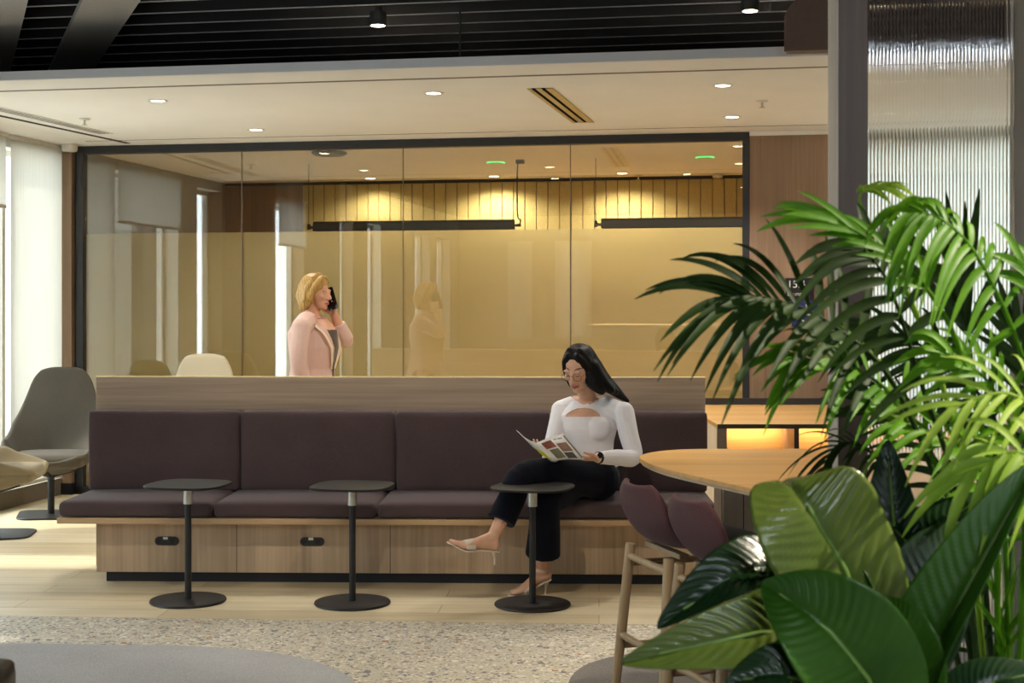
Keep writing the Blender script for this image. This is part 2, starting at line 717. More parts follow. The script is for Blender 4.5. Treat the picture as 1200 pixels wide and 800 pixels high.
# grey beams below the dark ceiling
for k, (a, b, cc, d, lab) in enumerate((((55, 90), (97, 0), (104, 90), (165, 0), 'flat grey metal ceiling beam whose right edge borders the long black slats'),
                                        ((-40, 90), (-28, 0), (11, 90), (33, 0), 'flat grey metal ceiling beam cut off by the left side of the picture'))):
    p = [onz(a[0], a[1], 3.06), onz(b[0], b[1], 3.06), onz(d[0], d[1], 3.06), onz(cc[0], cc[1], 3.06)]
    dl, dr = p[1] - p[0], p[2] - p[3]
    poly = [p[0] - dl * .4, p[1] + dl * .7, p[2] + dr * .7, p[3] - dr * .4]
    ce = sum(poly, Vector()) / 4
    o = MB().prism([(v.x - ce.x, v.y - ce.y) for v in poly], 0, .035).build('ceiling_beam', M['beam'], loc=(ce.x, ce.y, 3.06), flat=True)
    tag(o, lab, 'beam', 'grey ceiling beams')

# ------------------------------------------------------------------ left facade
fac = MB()
spans = []          # solid pieces (wy0, wy1), the rest are windows
wins = [(-.86, -.06, 0.0), (-2.25, -.9, 2.22), (-3.35, -2.7, 9), (-5.95, -4.95, 2.2), (-8.0, -7.4, 9), (-9.4, -8.7, 0.9), (-12.4, -11.4, 9), (-13.9, -12.9, 9)]
edges = sorted([w[:2] for w in wins])
cur = -15.0
for a, b in edges:
    if a > cur + .001:
        spans.append((cur, a))
    cur = b
spans.append((cur, .06))
spans.append((.06, 3.6))
for i, (a, b) in enumerate(spans):
    MBx = MB().box(FX - .22, FX, a, b, 0, 3.42)
    mm = M['oak_panel'] if (a < -3.3 and b > -8.7) else (M['concrete'] if (a > -2.7 and b < -2) else M['wall_white'])
    struct(wobj('wall_left', MBx, mm, flat=True))
lo = MB()
for a, b in edges:
    lo.box(FX - .22, FX, a, b, 0, .12)
    lo.box(FX - .22, FX, a, b, 2.66, 3.42)
struct(wobj('wall_left', lo, M['wall_white'], flat=True))
struct(wobj('baseboard_left', MB().box(FX + .001, FX + .03, -14.9, -.001, 0, .13), M['base_grey'], flat=True))
for i, (a, b, bz) in enumerate(wins):
    fr = MB()
    x0, x1 = FX - .2, FX - .15
    fr.box(x0, x1, a, a + .035, .12, 2.66).box(x0, x1, b - .035, b, .12, 2.66).box(x0, x1, a, b, .12, .16).box(x0, x1, a, b, 2.62, 2.66)
    w = struct(wobj('window_%d' % (i + 1), fr, M['plastic_white'], flat=True))
    MB().box(FX - .178, FX - .172, a + .03, b - .03, .15, 2.63).build('pane', M['pane'], w, flat=True)

blinds = [(-.845, -.06, .16, 'full-length white roller blind beside the oak column at the left'),
          (-2.23, -.915, 2.22, 'raised white roller blind nearer the camera, second from the oak column'),
          (-5.93, -4.97, 2.2, 'raised white roller blind mirrored in the glass partition')]
for a, b, bz, lab in blinds:
    r = thing('roller_blind', lab, 'blind', wp(FX + .035, (a + b) / 2, bz), WA, 'roller blinds on the facade')
    h = (b - a) / 2
    MB().box(-.001, .001, -h, h, 0, CZ - .03 - bz).build('fabric', M['blind'], r, flat=True)
    MB().box(-.008, .008, -h, h, -.02, .006).build('bottom_rail', M['plastic_white'], r, bevel=.003)
    MB().box(-.02, .02, -h, h, CZ - .03 - bz, CZ - .002 - bz).build('head_rail', M['plastic_white'], r, bevel=.002)

struct(wobj('exterior_column', MB().box(FX - .85, FX - .5, -2.95, -2.3, -.1, 4.2), M['concrete'], flat=True))
# oak column between facade and partition
c = MB().box(FX, -.012, -.08, .04, .09, CZ - .055)
struct(wobj('wall_pier', c, M['oak_panel'], flat=True))
struct(wobj('baseboard_pier', MB().box(FX - .001, -.01, -.085, .04, 0, .09), M['plinth'], flat=True))
c = MB().lathe([(.055, CZ - .055), (.06, CZ - .04), (.06, CZ - .001)], 24, (0, 0, 0))
o = c.build('sensor', M['plastic_white'], loc=wp(.02, -.17))
tag(o, 'small white ceiling sensor above the oak column', 'sensor')

# ------------------------------------------------------------------ glass partition
GL = 5.26
fr = MB()
fr.box(0, GL, -.04, .04, CZ - .062, CZ - .001).box(0, .065, -.04, .04, 0, CZ - .06).box(GL - .05, GL, -.04, .04, 0, CZ - .06).box(0, GL, -.04, .04, 0, .06)
struct(wobj('trim_partition', fr, M['charcoal'], bevel=.002))
seams = [.065]
for px in (283.5, 472.5, 668.5):
    a = (px - 600) / F
    Y = (W0.y * math.cos(WA) * 1 + 0)  # solved below
    # ray (a,1)*Y meets wy = 0
    nx, ny = -math.sin(WA), math.cos(WA)
    Y = (W0.x * nx + W0.y * ny) / (a * nx + ny)
    seams.append((WI @ Vector((a * Y, Y, 0))).x)
seams.append(GL - .05)
for i in range(4):
    a, b = seams[i] + (.0035 if i else 0), seams[i + 1] - (.0035 if i < 3 else 0)
    w = struct(wobj('window_%d' % (20 + i), MB().box(a, b, -.006, .006, .06, CZ - .06), M['glass'], flat=True))
    MB().box(a + .002, b - .002, .009, .0105, .062, 2.06).build('privacy_film', M['film'], w, flat=True)
for i in range(1, 4):
    struct(wobj('trim_joint', MB().box(seams[i] - .003, seams[i] + .003, -.006, .006, .06, CZ - .06), M['groove'], flat=True))

# oak wall right of the partition, then the bright windows behind the reeded screen
struct(wobj('wall_far', MB().box(GL, 5.98, -.03, .12, 0, CZ), M['oak_panel'], flat=True))
struct(wobj('trim_4', MB().box(GL, 5.98, -.034, -.030, CZ - .03, CZ - .001), M['white_paint'], flat=True))
struct(wobj('wall_far', MB().box(5.98, 9.6, -.03, .2, 0, .1).box(5.98, 9.6, -.03, .2, 2.68, 3.42).box(9.4, 9.6, -.03, .2, 0, 3.42), M['wall_white'], flat=True))
fr = MB()
for x in (5.98, 7.1, 8.25, 9.36):
    fr.box(x, x + .05, .1, .15, .1, 2.68)
fr.box(5.98, 9.4, .1, .15, .1, .15).box(5.98, 9.4, .1, .15, 2.63, 2.68)
w = struct(wobj('window_9', fr, M['plastic_white'], flat=True))
MB().box(6.0, 9.38, .12, .126, .12, 2.66).build('pane', M['pane'], w, flat=True)
r = thing('roller_blind', 'white roller blind behind the reeded glass screen', 'blind', wp(7.7, .06, .3), WA, 'roller blinds on the facade')
MB().box(-1.68, 1.68, -.001, .001, 0, 2.35).build('fabric', M['blind'], r, flat=True)
MB().box(-1.68, 1.68, -.008, .008, -.02, .006).build('bottom_rail', M['plastic_white'], r)
# right and rear walls of the lounge
struct(wobj('wall_right', MB().box(9.5, 9.7, -15, 0, 0, 3.42), M['wall_white'], flat=True))
rw = MB()
RW = -14.6
rwins = [(.8, 1.2), (1.65, 2.27), (7.0, 8.6)]
cur = FX - .2
for a, b in rwins:
    rw.box(cur, a, RW - .2, RW, 0, 3.42)
    rw.box(a, b, RW - .2, RW, 0, .9).box(a, b, RW - .2, RW, 2.6, 3.42)
    cur = b
rw.box(cur, 9.7, RW - .2, RW, 0, 3.42)
struct(wobj('wall_rear', rw, M['wall_white'], flat=True))
for i, (a, b) in enumerate(rwins):
    f2 = MB()
    f2.box(a, a + .05, RW - .15, RW - .1, .9, 2.6).box(b - .05, b, RW - .15, RW - .1, .9, 2.6).box(a, b, RW - .15, RW - .1, .9, .95).box(a, b, RW - .15, RW - .1, 2.55, 2.6)
    w = struct(wobj('window_%d' % (10 + i), f2, M['plastic_white'], flat=True))
    MB().box(a + .04, b - .04, RW - .128, RW - .122, .94, 2.56).build('pane', M['pane'], w, flat=True)
    if i < 2:  # blinds added to dim the mirrored rear windows
        bz = (.94, .94)[i]
        r = thing('roller_blind', ('narrow white roller blind added to dim a rear window mirrored in the glass', 'wider white roller blind added to dim a rear window mirrored in the glass')[i], 'blind', wp((a + b) / 2, RW + .02, bz), WA, 'roller blinds on the facade')
        h = (b - a) / 2 + .02
        MB().box(-h, h, -.001, .001, 0, 2.66 - bz).build('fabric', M['blind'], r, flat=True)
        MB().box(-h, h, -.008, .008, -.02, .006).build('bottom_rail', M['plastic_white'], r)

# ------------------------------------------------------------------ meeting room behind the glass
BW = 3.4
c = MB()
x = .72
while x < 5.95:
    x2 = min(x + .115, 5.97)
    c.box(x + .004, x2 - .004, BW - .02, BW, .0, CZ - .03)
    x += .115
struct(wobj('wall_back', MB().box(FX, 6.2, BW, BW + .15, 0, 3.4), M['oak_panel'], flat=True))
struct(wobj('wall_back_panelling', c, M['felt'], bevel=.003))
struct(wobj('trim_5', MB().box(FX, 5.97, BW - .03, BW, CZ - .03, CZ - .001), M['groove_dark'], flat=True))
struct(wobj('wall_meeting_right', MB().box(5.97, 6.1, .1, BW, 0, 3.4), M['wall_warm'], flat=True))
struct(wobj('wall_meeting_left', MB().box(FX - .001, FX + .02, .06, BW, 0, CZ), M['base_grey'], flat=True))
for a, b, lab in ((3.3 - 1.87, 3.3 - .07, 'long dark linear pendant lamp at the middle of the meeting room'), (3.99, 5.79, 'long dark linear pendant lamp at the right of the meeting room')):
    r = thing('pendant_lamp', lab, 'lamp', wp((a + b) / 2, 1.6, 2.185), WA, 'linear pendants in the meeting room')
    h = (b - a) / 2
    pr = [(-.045, -.035), (.045, -.035), (.045, .03), (.03, .05), (-.03, .05), (-.045, .03)]
    mt = Matrix(((0, 0, 1, 0), (1, 0, 0, 0), (0, 1, 0, 0), (0, 0, 0, 1)))
    MB().prism(pr, -h, h, mt).build('housing', M['charcoal'], r, bevel=.004)
    MB().box(-h + .03, h - .03, -.035, .035, -.038, -.0345).build('diffuser', M['leather'], r, flat=True)
    MB().tube([(-h - .06, 0, 0), (-h, 0, 0)], .012).tube([(-h - .05, 0, -.02), (-h - .05, 0, .03)], .014).build('end_bracket', M['charcoal'], r)
    MB().tube([(h, 0, 0), (h + .06, 0, 0)], .012).build('end_bracket', M['charcoal'], r)
    MB().tube([(-h - .05, 0, .02), (-h - .05, 0, CZ - 2.185)], .0025).build('wire', M['charcoal'], r)
    MB().tube(cat([(h + .05, 0, 0), (h + .055, 0, .05), (h + .03, 0, .1), (h + .03, 0, .5), (h + .05, 0, .54)], 18), .006, 8).build('cable', M['charcoal'], r)
    MB().box(h + .02, h + .09, -.03, .03, .53, .6).build('canopy_box', M['charcoal'], r, bevel=.004)

# cabinet with glowing line and sideboard stand in for reflections; table and chairs (seen through the film)
r = thing('reflection_cabinet', 'ochre cabinet with a glowing line, standing in for a reflection in the frosted glass', 'cabinet', wp(4.75, 3.2, 1.32), WA)
MB().box(-1.05, 1.05, -.16, .17, 0, .34).build('body', M['oak_top'], r, bevel=.004)
MB().box(-1.03, 1.03, -.165, -.16, .01, .33).build('door', M['oak_top'], r, bevel=.002)
MB().box(-1.02, 1.02, -.1, -.06, -.012, -.0005).build('reflected_glow', M['strip'], r, flat=True)
r = thing('sideboard', 'long ochre sideboard standing in for a reflected edge in the frosted glass', 'sideboard', wp(4.2, 2.95, 0), WA)
MB().box(-1.7, 1.75, -.2, .2, .08, 1.12).build('body', M['oak_top'], r, bevel=.004)
MB().box(-1.72, 1.77, -.22, .22, 1.12, 1.15).build('top', M['oak_top'], r, bevel=.004)
MB().box(-1.65, 1.7, -.16, .18, 0, .08).build('plinth', M['plinth'], r)
r = thing('meeting_table', 'long meeting table behind the frosted glass', 'table', wp(3.6, 1.6, 0), WA)
MB().prism(rrect(3.2, 1.1, .12), .715, .745).build('top', M['oak_top'], r, bevel=.004)
for sx in (-1.2, 1.2):
    MB().box(sx - .04, sx + .04, -.4, .4, 0, .03).box(sx - .03, sx + .03, -.3, .3, .03, .715).build('leg', M['charcoal'], r, bevel=.004)
proto = None
for i, (x, yy, rz, lab) in enumerate(((2.35, .72, 0, 'dark office chair behind the glass, left of the seated person'), (4.2, .72, 0, 'dark office chair behind the glass, right of the seated person'))):
    if proto is None:
        r = thing('office_chair', lab, 'chair', wp(x, yy), WA, 'office chairs in the meeting room')
        MB().prism(rrect(.46, .44, .1), .44, .5).build('seat', M['charcoal'], r, bevel=.015)
        MB().grid(lambda u, v: ((u - .5) * (.44 - .06 * v), -.21 - .06 * v + .10 * (2 * u - 1) ** 2 * .5, .52 + .42 * v), 8, 8).build('backrest', M['charcoal'], r, solid=.04, sub=1)
        MB().tube([(0, 0, .08), (0, 0, .44)], .03).build('post', M['charcoal'], r)
        for k in range(5):
            aa = 2 * PI * k / 5
            MB().tube([(0, 0, .1), (.28 * math.cos(aa), .28 * math.sin(aa), .06)], [.025, .016]).tube([(.27 * math.cos(aa), .27 * math.sin(aa) - .012, .03), (.27 * math.cos(aa), .27 * math.sin(aa) + .012, .03)], .03).build('leg', M['charcoal'], r)
        proto = r
    else:
        dup(proto, wp(x, yy), WA, lab)

# ------------------------------------------------------------------ ceiling fittings
def downlight(p, lab, r=.045, power=30, col=(1, .95, .88), group='recessed downlights in the white ceiling', spot=120, blend=.6):
    t = thing('downlight', lab, 'light', p, 0, group)
    MB().lathe([(r * .95, .004), (r * 1.35, .004), (r * 1.4, 0), (r * 1.35, -.004), (r * .95, -.003)], 28, caps=False).build('trim_ring', M['plastic_white'], t)
    MB().lathe([(.001, -.002), (r * .95, -.002), (r * .95, .003), (.001, .003)], 28).build('lens', M['lamp'], t)
    spotlight(p + Vector((0, 0, -.02)), power, col, spot, blend)
    return t


def spotlight(p, power, col, ang, blend=.6, d=Vector((0, 0, -1)), rad=.03):
    l = bpy.data.lights.new('lamp_beam', 'SPOT')
    l.energy = power
    l.color = col
    l.spot_size = math.radians(ang)
    l.spot_blend = blend
    l.shadow_soft_size = rad
    o = bpy.data.objects.new('lamp_beam', l)
    COL.objects.link(o)
    o.location = p
    o.rotation_euler = d.to_track_quat('-Z', 'Y').to_euler()
    return o


for px, py, lab, pw in ((185, 118, 'small recessed downlight furthest left in the white ceiling', 50), (300, 152, 'small recessed downlight close above the second glass joint from the left', 50),
                        (508, 109, 'small recessed downlight in the white ceiling left of the slot vent', 50), (847, 100, 'small recessed downlight right of the slot vent, the nearer of two', 60),
                        (858, 137, 'small recessed downlight near the top right corner of the partition', 60)):
    p = onz(px, py, CZ - .001)
    downlight(p, lab, power=pw * .8)
for px, py, lab in ((883, 30, ''), (443, 30, 'black cylinder downlight under the slats at the middle'), (879, 13, 'black cylinder downlight under the slats at the right')):
    if not lab:
        continue
    p = onz(px, py, 3.02)
    t = thing('surface_downlight', lab, 'light', p, 0, 'black cylinder downlights under the slats')
    MB().lathe([(.042, 0), (.047, 0), (.047, .07), (.042, .07)], 28).build('housing', M['black'], t)
    MB().lathe([(.001, -.001), (.038, -.001), (.038, .002), (.001, .002)], 28).build('lens', M['lamp'], t)
    MB().tube([(0, 0, .07), (0, 0, .1)], .02).build('stem', M['black'], t)
    spotlight(p + Vector((0, 0, -.03)), 40, (1, .87, .7), 90)
# lights in the meeting room
for px, py, lab in ((397, 178, 'recessed downlight in the meeting room beside the dark detector'), (481, 171, 'recessed downlight just inside the second glass joint'),
                    (677, 166.5, 'recessed downlight just inside the third glass joint'), (855, 162, 'recessed downlight in the meeting room top right corner'),
                    (434, 209, 'recessed wall-wash downlight at the back of the meeting room, left one'), (579, 206.5, 'recessed wall-wash downlight at the back of the meeting room, middle one'),
                    (729, 203, 'recessed wall-wash downlight at the back of the meeting room, right one')):
    p = onz(px, py, CZ - .001)
    downlight(p, lab, .05, (26 if px < 450 else 50) if py > 200 else (6 if px < 420 else 24 if px < 500 else 55), (1, .85, .60), 'recessed downlights in the meeting room', 155)
for px, py, lab in ((581, 190, 'round green indicator light on the meeting room ceiling left of the pendant cable'), (826, 184, 'round green indicator light on the meeting room ceiling near its right end')):
    t = thing('indicator_light', lab, 'light', onz(px, py, CZ - .001), 0, 'green ceiling indicators')
    MB().lathe([(.07, 0), (.078, -.002), (.08, -.007), (.07, -.009)], 32, caps=False).build('ring', M['green_lamp'], t)
    MB().lathe([(.001, -.0085), (.07, -.0085), (.07, -.002), (.001, -.002)], 32).build('cover', M['plastic_white'], t)
t = thing('smoke_detector', 'dark round detector on the meeting room ceiling at the left', 'detector', onz(386, 178, CZ - .001), 0)
MB().lathe([(.14, 0), (.15, -.012), (.12, -.03), (.03, -.035)], 32).build('body', M['charcoal'], t)


def sprinkler(p, lab):
    t = thing('sprinkler', lab, 'sprinkler', p, 0, 'ceiling sprinklers')
    MB().lathe([(.035, 0), (.04, -.003), (.03, -.008), (.008, -.009)], 20).build('rose', M['plastic_white'], t)
    MB().tube([(0, 0, -.008), (0, 0, -.04)], .007, 8).lathe([(.018, -.04), (.02, -.042), (.018, -.044), (.004, -.044)], 12).build('head', M['silver'], t)


sprinkler(onz(99, 139, CZ), 'small ceiling sprinkler near the left linear diffuser')
sprinkler(onz(893, 118, CZ), 'small ceiling sprinkler right of the two right-hand downlights')
sprinkler(onz(748, 205, CZ - .001), 'small sprinkler against the back of the meeting room ceiling')
t = thing('smoke_detector', 'small white detector on the meeting room ceiling at the right', 'detector', onz(841, 204, CZ - .001), 0)
MB().lathe([(.05, 0), (.055, -.01), (.045, -.035), (.01, -.04)], 24).build('body', M['plastic_white'], t)
p = onz(539, 72, 2.80)
t = thing('sprinkler', 'tiny white sprinkler tip hanging below the black slats', 'sprinkler', p, 0, 'ceiling sprinklers')
MB().tube([(0, 0, 0), (0, 0, .3)], .006, 8).build('drop_pipe', M['black'], t)
MB().tube([(0, 0, -.03), (0, 0, 0)], .008, 8).build('head', M['plastic_white'], t)

# slot vent
a, b = onz(632.5, 103, CZ), onz(683.5, 143, CZ)
mid, d = (a + b) / 2, b - a
t = thing('air_vent', 'champagne slot vent with two dark slots in the white ceiling', 'vent', (mid.x, mid.y, CZ), math.atan2(d.y, d.x) - PI / 2)
L = d.length / 2
fr = MB()
for x0, x1 in ((-.075, -.05), (-.026, .008), (.032, .075)):
    fr.box(x0, x1, -L, L, -.006, -.0005)
fr.build('frame', M['brass'], t, bevel=.001)
MB().box(-.07, .07, -L + .002, L - .002, -.003, -.0004).build('slot', M['void'], t, flat=True)

# linear diffuser and track at the left
for (p0, p1, kind) in (((-60, 114), (124, 156.5), 'diffuser'), ((-60, 122.5), (150, 167.5), 'track')):
    a, b = onz(p0[0], p0[1], CZ), onz(p1[0], p1[1], CZ)
    mid, d = (a + b) / 2, b - a
    L = d.length / 2
    rz = math.atan2(d.y, d.x) - PI / 2
    if kind == 'diffuser':
        t = thing('linear_diffuser', 'long linear air diffuser in the ceiling along the left blinds', 'vent', (mid.x, mid.y, CZ), rz)
        fr = MB()
        for x0, x1 in ((-.06, -.04), (-.022, -.01), (.008, .02), (.038, .06)):
            fr.box(x0, x1, -L, L, -.004, -.0005)
        fr.build('frame', M['plastic_white'], t)
        MB().box(-.055, .055, -L + .002, L - .002, -.002, -.0004).build('slot', M['groove_dark'], t, flat=True)
    else:
        t = thing('ceiling_track', 'thin dark track in the ceiling beside the linear diffuser', 'track', (mid.x, mid.y, CZ), rz)
        MB().box(-.018, .018, -L, L, -.004, -.0005).build('channel', M['groove_dark'], t, flat=True)

# brown rounded bulkhead at the top right
p = at(919, 67.5, 7.09)
t = thing('bulkhead', 'dark brown round-shouldered bulkhead over the white ceiling edge', 'bulkhead', (p.x, 7.09, CZ + .004), WA)
poly = [(0, 0), (1.6, 0), (1.6, .33)]
for k in range(15):
    th = PI / 2 * k / 14
    poly.append((.30 - .30 * math.sin(th), .15 + .18 * math.cos(th)))
mt = Matrix(((1, 0, 0, 0), (0, 0, 1, 0), (0, 1, 0, 0), (0, 0, 0, 1)))
MB().prism(poly, 0, .03, mt).build('face_panel', M['bulkhead'], t, angle=25)
p2 = [(x_ * .985 + .01, y_ * .98 + .001) for x_, y_ in poly]
MB().prism(p2, .03, .10, mt).build('return', M['bulkhead'], t, angle=25)

# signs on the oak wall
def text_obj(body, size, mat, parent, loc, name='lettering', ext=.0008):
    cu = bpy.data.curves.new('t', 'FONT')
    cu.body = body
    cu.size = size
    cu.extrude = ext
    o = bpy.data.objects.new('t', cu)
    COL.objects.link(o)
    dg = bpy.context.evaluated_depsgraph_get()
    dg.update()
    me = bpy.data.meshes.new_from_object(o.evaluated_get(dg))
    bpy.data.objects.remove(o)
    o = link_mesh(name, me, mat, parent)
    o.location = loc
    o.rotation_euler = (PI / 2, 0, 0)
    return o


def onwall(px, py, wy=-.031):
    a = (px - 600) / F
    nx, ny = -math.sin(WA), math.cos(WA)
    Y = (wy + W0.x * nx + W0.y * ny) / (a * nx + ny)
    return at(px, py, Y)


M['sign_black'] = plain('sign_black', (22, 20, 24), .5)
M['sign_blue'] = plain('sign_blue', (34, 32, 104), .5)
M['sign_white'] = plain('sign_white', (225, 225, 225), .6)
c0 = onwall(937, 339)
t = thing('room_sign', 'black room sign with white lettering on the oak wall behind the palm', 'sign', c0, WA)
MB().box(-.1, .1, -.012, -.001, -.083, .083).build('plate', M['sign_black'], t, bevel=.002)
text_obj('15.4', .075, M['sign_white'], t, (-.088, -.0128, .012))
text_obj('Lounge', .042, M['sign_white'], t, (-.088, -.0128, -.045))
c0 = onwall(945, 367.5)
t = thing('access_sign', 'blue sign with a white wheelchair pictogram on the oak wall', 'sign', c0, WA)
MB().box(-.105, .105, -.012, -.001, -.093, .093).build('plate', M['sign_blue'], t, bevel=.002)
ic = MB()
fx = Matrix(((1, 0, 0, 0), (0, 0, 1, -.0135), (0, 1, 0, 0), (0, 0, 0, 1)))
ic.prism([(.006 + .012 * math.cos(k * PI / 8), .06 + .012 * math.sin(k * PI / 8)) for k in range(16)], 0, .0012, fx)
ring = [(-.005 + r_ * math.cos(a_), -.025 + r_ * math.sin(a_)) for r_, seq in ((.038, range(0, 13)), (.027, range(12, -1, -1))) for a_ in [math.radians(130 + k * 20) for k in seq]]
ic.prism(ring, 0, .0012, fx)
ic.prism([(-.004, .045), (.008, .045), (.010, .0), (.03, -.002), (.048, -.045), (.038, -.05), (.022, -.014), (-.004, -.01)], 0, .0012, fx)
ic.build('pictogram', M['sign_white'], t, flat=True)

# rugs
def rug(name, lab, poly, rad, mat):
    ce = Vector((sum(p[0] for p in poly) / len(poly), sum(p[1] for p in poly) / len(poly), 0))
    o = MB().prism(roundpoly([(p[0] - ce.x, p[1] - ce.y) for p in poly], rad, 16), .0005, .008).build(name, mat, loc=ce, flat=True)
    return tag(o, lab, 'rug', 'low carpets on the terrazzo')


rug('rug', 'grey carpet with a rounded corner at the lower left', [(-4.35, 6.355), (-.60, 6.13), (-.38, 3.0), (-4.9, 3.0)], [.1, .95, .1, .1], M['rug_grey'])
rug('rug', 'taupe carpet with a rounded corner under the bar stools', [(.2, 6.16), (3.5, 5.9), (3.5, 2.0), (.28, 2.0)], [.75, .1, .1, .1], M['rug_brown'])
# ------------------------------------------------------------------ bench
BA = math.radians(-1.7)
bench = thing('bench', 'long plum upholstered bench with oak base and oak ledge behind', 'bench', (-2.385, 8.0, 0), BA)
LB = 3.475
MB().box(.165, LB - .02, -.36, .135, .058, .336).build('base', M['oak_v'], bench, bevel=.002)
gv = MB()
for x in (.92, 1.745, 2.57):
    gv.box(x, x + .003, -.3605, -.358, .06, .335)
gv.build('panel_joint', M['groove_dark'], bench, flat=True)
MB().box(.205, LB - .04, -.315, .11, 0, .058).build('plinth', M['plinth'], bench, flat=True)
MB().box(0, LB, -.505, .135, .337, .368).build('seat_board', M['oak_board'], bench, bevel=.003)
MB().box(0, LB, .14, .18, 0, 1.076).build('ledge_panel', M['oak_h'], bench, bevel=.002)
MB().box(-.001, LB + .001, .139, .181, 1.0765, 1.083).build('ledge_lit_strip', M['ledge_lit_edge'], bench, flat=True)


def cushion(x0, x1, y0, y1, z0, z1, r, crown=0.0, axis='z'):
    """Soft box: rounded edges, slightly crowned faces."""
    bm = bmesh.new()
    bmesh.ops.create_cube(bm, size=1)
    bmesh.ops.subdivide_edges(bm, edges=bm.edges, cuts=9, use_grid_fill=True)
    hx, hy, hz = (x1 - x0) / 2, (y1 - y0) / 2, (z1 - z0) / 2
    c = Vector(((x0 + x1) / 2, (y0 + y1) / 2, (z0 + z1) / 2))
    mb = MB()
    vs = []
    for v in bm.verts:
        u = v.co * 2
        # denser near the edges
        u = Vector([math.copysign(1 - (1 - abs(k)) ** 1.9 * 1.0, k) if abs(k) < 1 else k for k in u])
        p = Vector((u.x * hx, u.y * hy, u.z * hz))
        q = Vector([max(-h + r, min(h - r, k)) for k, h in zip(p, (hx, hy, hz))])
        d = p - q
        if d.length > 1e-9:
            # project the corner zone to a rounded one
            m = max(abs(d.x), abs(d.y), abs(d.z))
            d = d.normalized() * m
        p = q + d
        if crown:
            k = max(0, 1 - u.x ** 4)
            if axis == 'z':
                k *= max(0, 1 - u.y ** 4)
                p.z += crown * k * (1 if u.z > 0 else 0)
            else:
                k *= max(0, 1 - u.z ** 4)
                p.y -= crown * k * (1 if u.y < 0 else 0)
        vs.append(c + p)
    mb.add(vs, [[v.index for v in f.verts] for f in bm.faces])
    bm.free()
    return mb


js = [0, .825, 1.69, 2.56, LB]
jb = [.0, .862, 1.735, 2.60, LB]
for i in range(4):
    cushion(js[i] + .003, js[i + 1] - .003, -.50, .12, .369, .452, .028, .008).build('seat_cushion', M['plum'], bench, angle=80)
    o = cushion(jb[i] + .003, jb[i + 1] - .003, -.02, .132, .45, .897, .024, .01, 'y').build('back_cushion', M['plum'], bench, angle=80)
for px in (198, 369):
    y = -.3605
    lx = (at(px, 634, 7.62).x + 2.385) / math.cos(BA)
    pl_ = rrect(.13, .046, .0229, 8)
    mt = Matrix(((1, 0, 0, lx), (0, 0, 1, y - .007), (0, 1, 0, .226), (0, 0, 0, 1)))
    s = MB().prism(pl_, 0, .0068, mt).build('power_socket', M['charcoal'], bench, bevel=.001)
    mt2 = Matrix(((1, 0, 0, lx), (0, 0, 1, y - .0076), (0, 1, 0, .226), (0, 0, 0, 1)))
    MB().prism([(-.02, .008), (.006, .008), (.006, .022), (-.02, .022)], 0, .0005, mt2).build('usb_port', M['plastic_white'], s, flat=True)
    w = MB()
    for dx in (-.045, .03):
        w.prism([(dx + .014 * math.cos(k * PI / 8), .014 * math.sin(k * PI / 8)) for k in range(16)], 0, .0004, mt2)
    w.build('socket_outlet', M['leather'], s, flat=True)

# ------------------------------------------------------------------ side tables
def side_table(lab, loc, rz):
    t = thing('side_table', lab, 'table', loc, rz, 'black pedestal side tables in front of the bench')
    MB().lathe([(.001, 0), (.186, 0), (.19, .004), (.188, .012), (.18, .014), (.001, .014)], 64).build('base', M['black'], t)
    MB().tube([(0, 0, .014), (0, 0, .50)], .0165, 20).build('pole', M['black'], t)
    MB().tube([(0, 0, .49), (0, 0, .581)], .0235, 24).build('sleeve', M['silver'], t)
    pts = []
    for k in range(72):
        a = 2 * PI * k / 72
        c_, s_ = math.cos(a), math.sin(a)
        e = 3.2
        rr = (abs(c_) ** e + abs(s_) ** e) ** (-1 / e)
        pts.append((.198 * rr * c_, .198 * rr * s_))
    MB().prism(pts, .581, .592).build('top', M['black_top'], t, bevel=.003)
    return t


s0 = side_table('black side table at the left end of the bench', onz(220.5, 702, .01) * 1.0, math.radians(-12))
s0.location.z = 0
p = onz(413, 704.5, .01)
dup(s0, (p.x, p.y, 0), math.radians(-9), 'black side table in front of the second bench cushion')
p = onz(624, 706.5, .01)
dup(s0, (p.x, p.y, 0), math.radians(-16), 'black side table in front of the seated person')

# ------------------------------------------------------------------ bar table
poly = [(.452, 5.27), (.62, 5.50), (1.75, 5.52), (1.75, 3.72), (.95, 3.72), (.49, 4.88)]
poly = [(p.x, p.y) if isinstance(p, Vector) else p for p in poly]
bt = thing('bar_table', 'high oak table with a rounded pointed end, beside the plum bar stools', 'table', (1.1, 4.7, 0))
pp = roundpoly([(x - 1.1, y - 4.7) for x, y in poly], [.16, .18, .1, .1, .1, .35], 12)
MB().prism(pp, .913, .93).build('top', M['oak_top'], bt, bevel=.002)
MB().prism([(x * .985, y * .985) for x, y in pp], .905, .9125).build('top_underside', M['oak_edge'], bt, flat=True)
MB().box(-.325, .55, .53, .73, 0, .905).build('pedestal', M['oak_pale'], bt, bevel=.002)
gg = MB()
for x in (-.25, -.02, .21):
    gg.box(x, x + .003, .5285, .5305, .0, .905)
gg.build('pedestal_joint', M['groove_dark'], bt, flat=True)
MB().box(-.329, -.325, .535, .73, 0, .905).build('pedestal_side', M['oak_panel'], bt, flat=True)

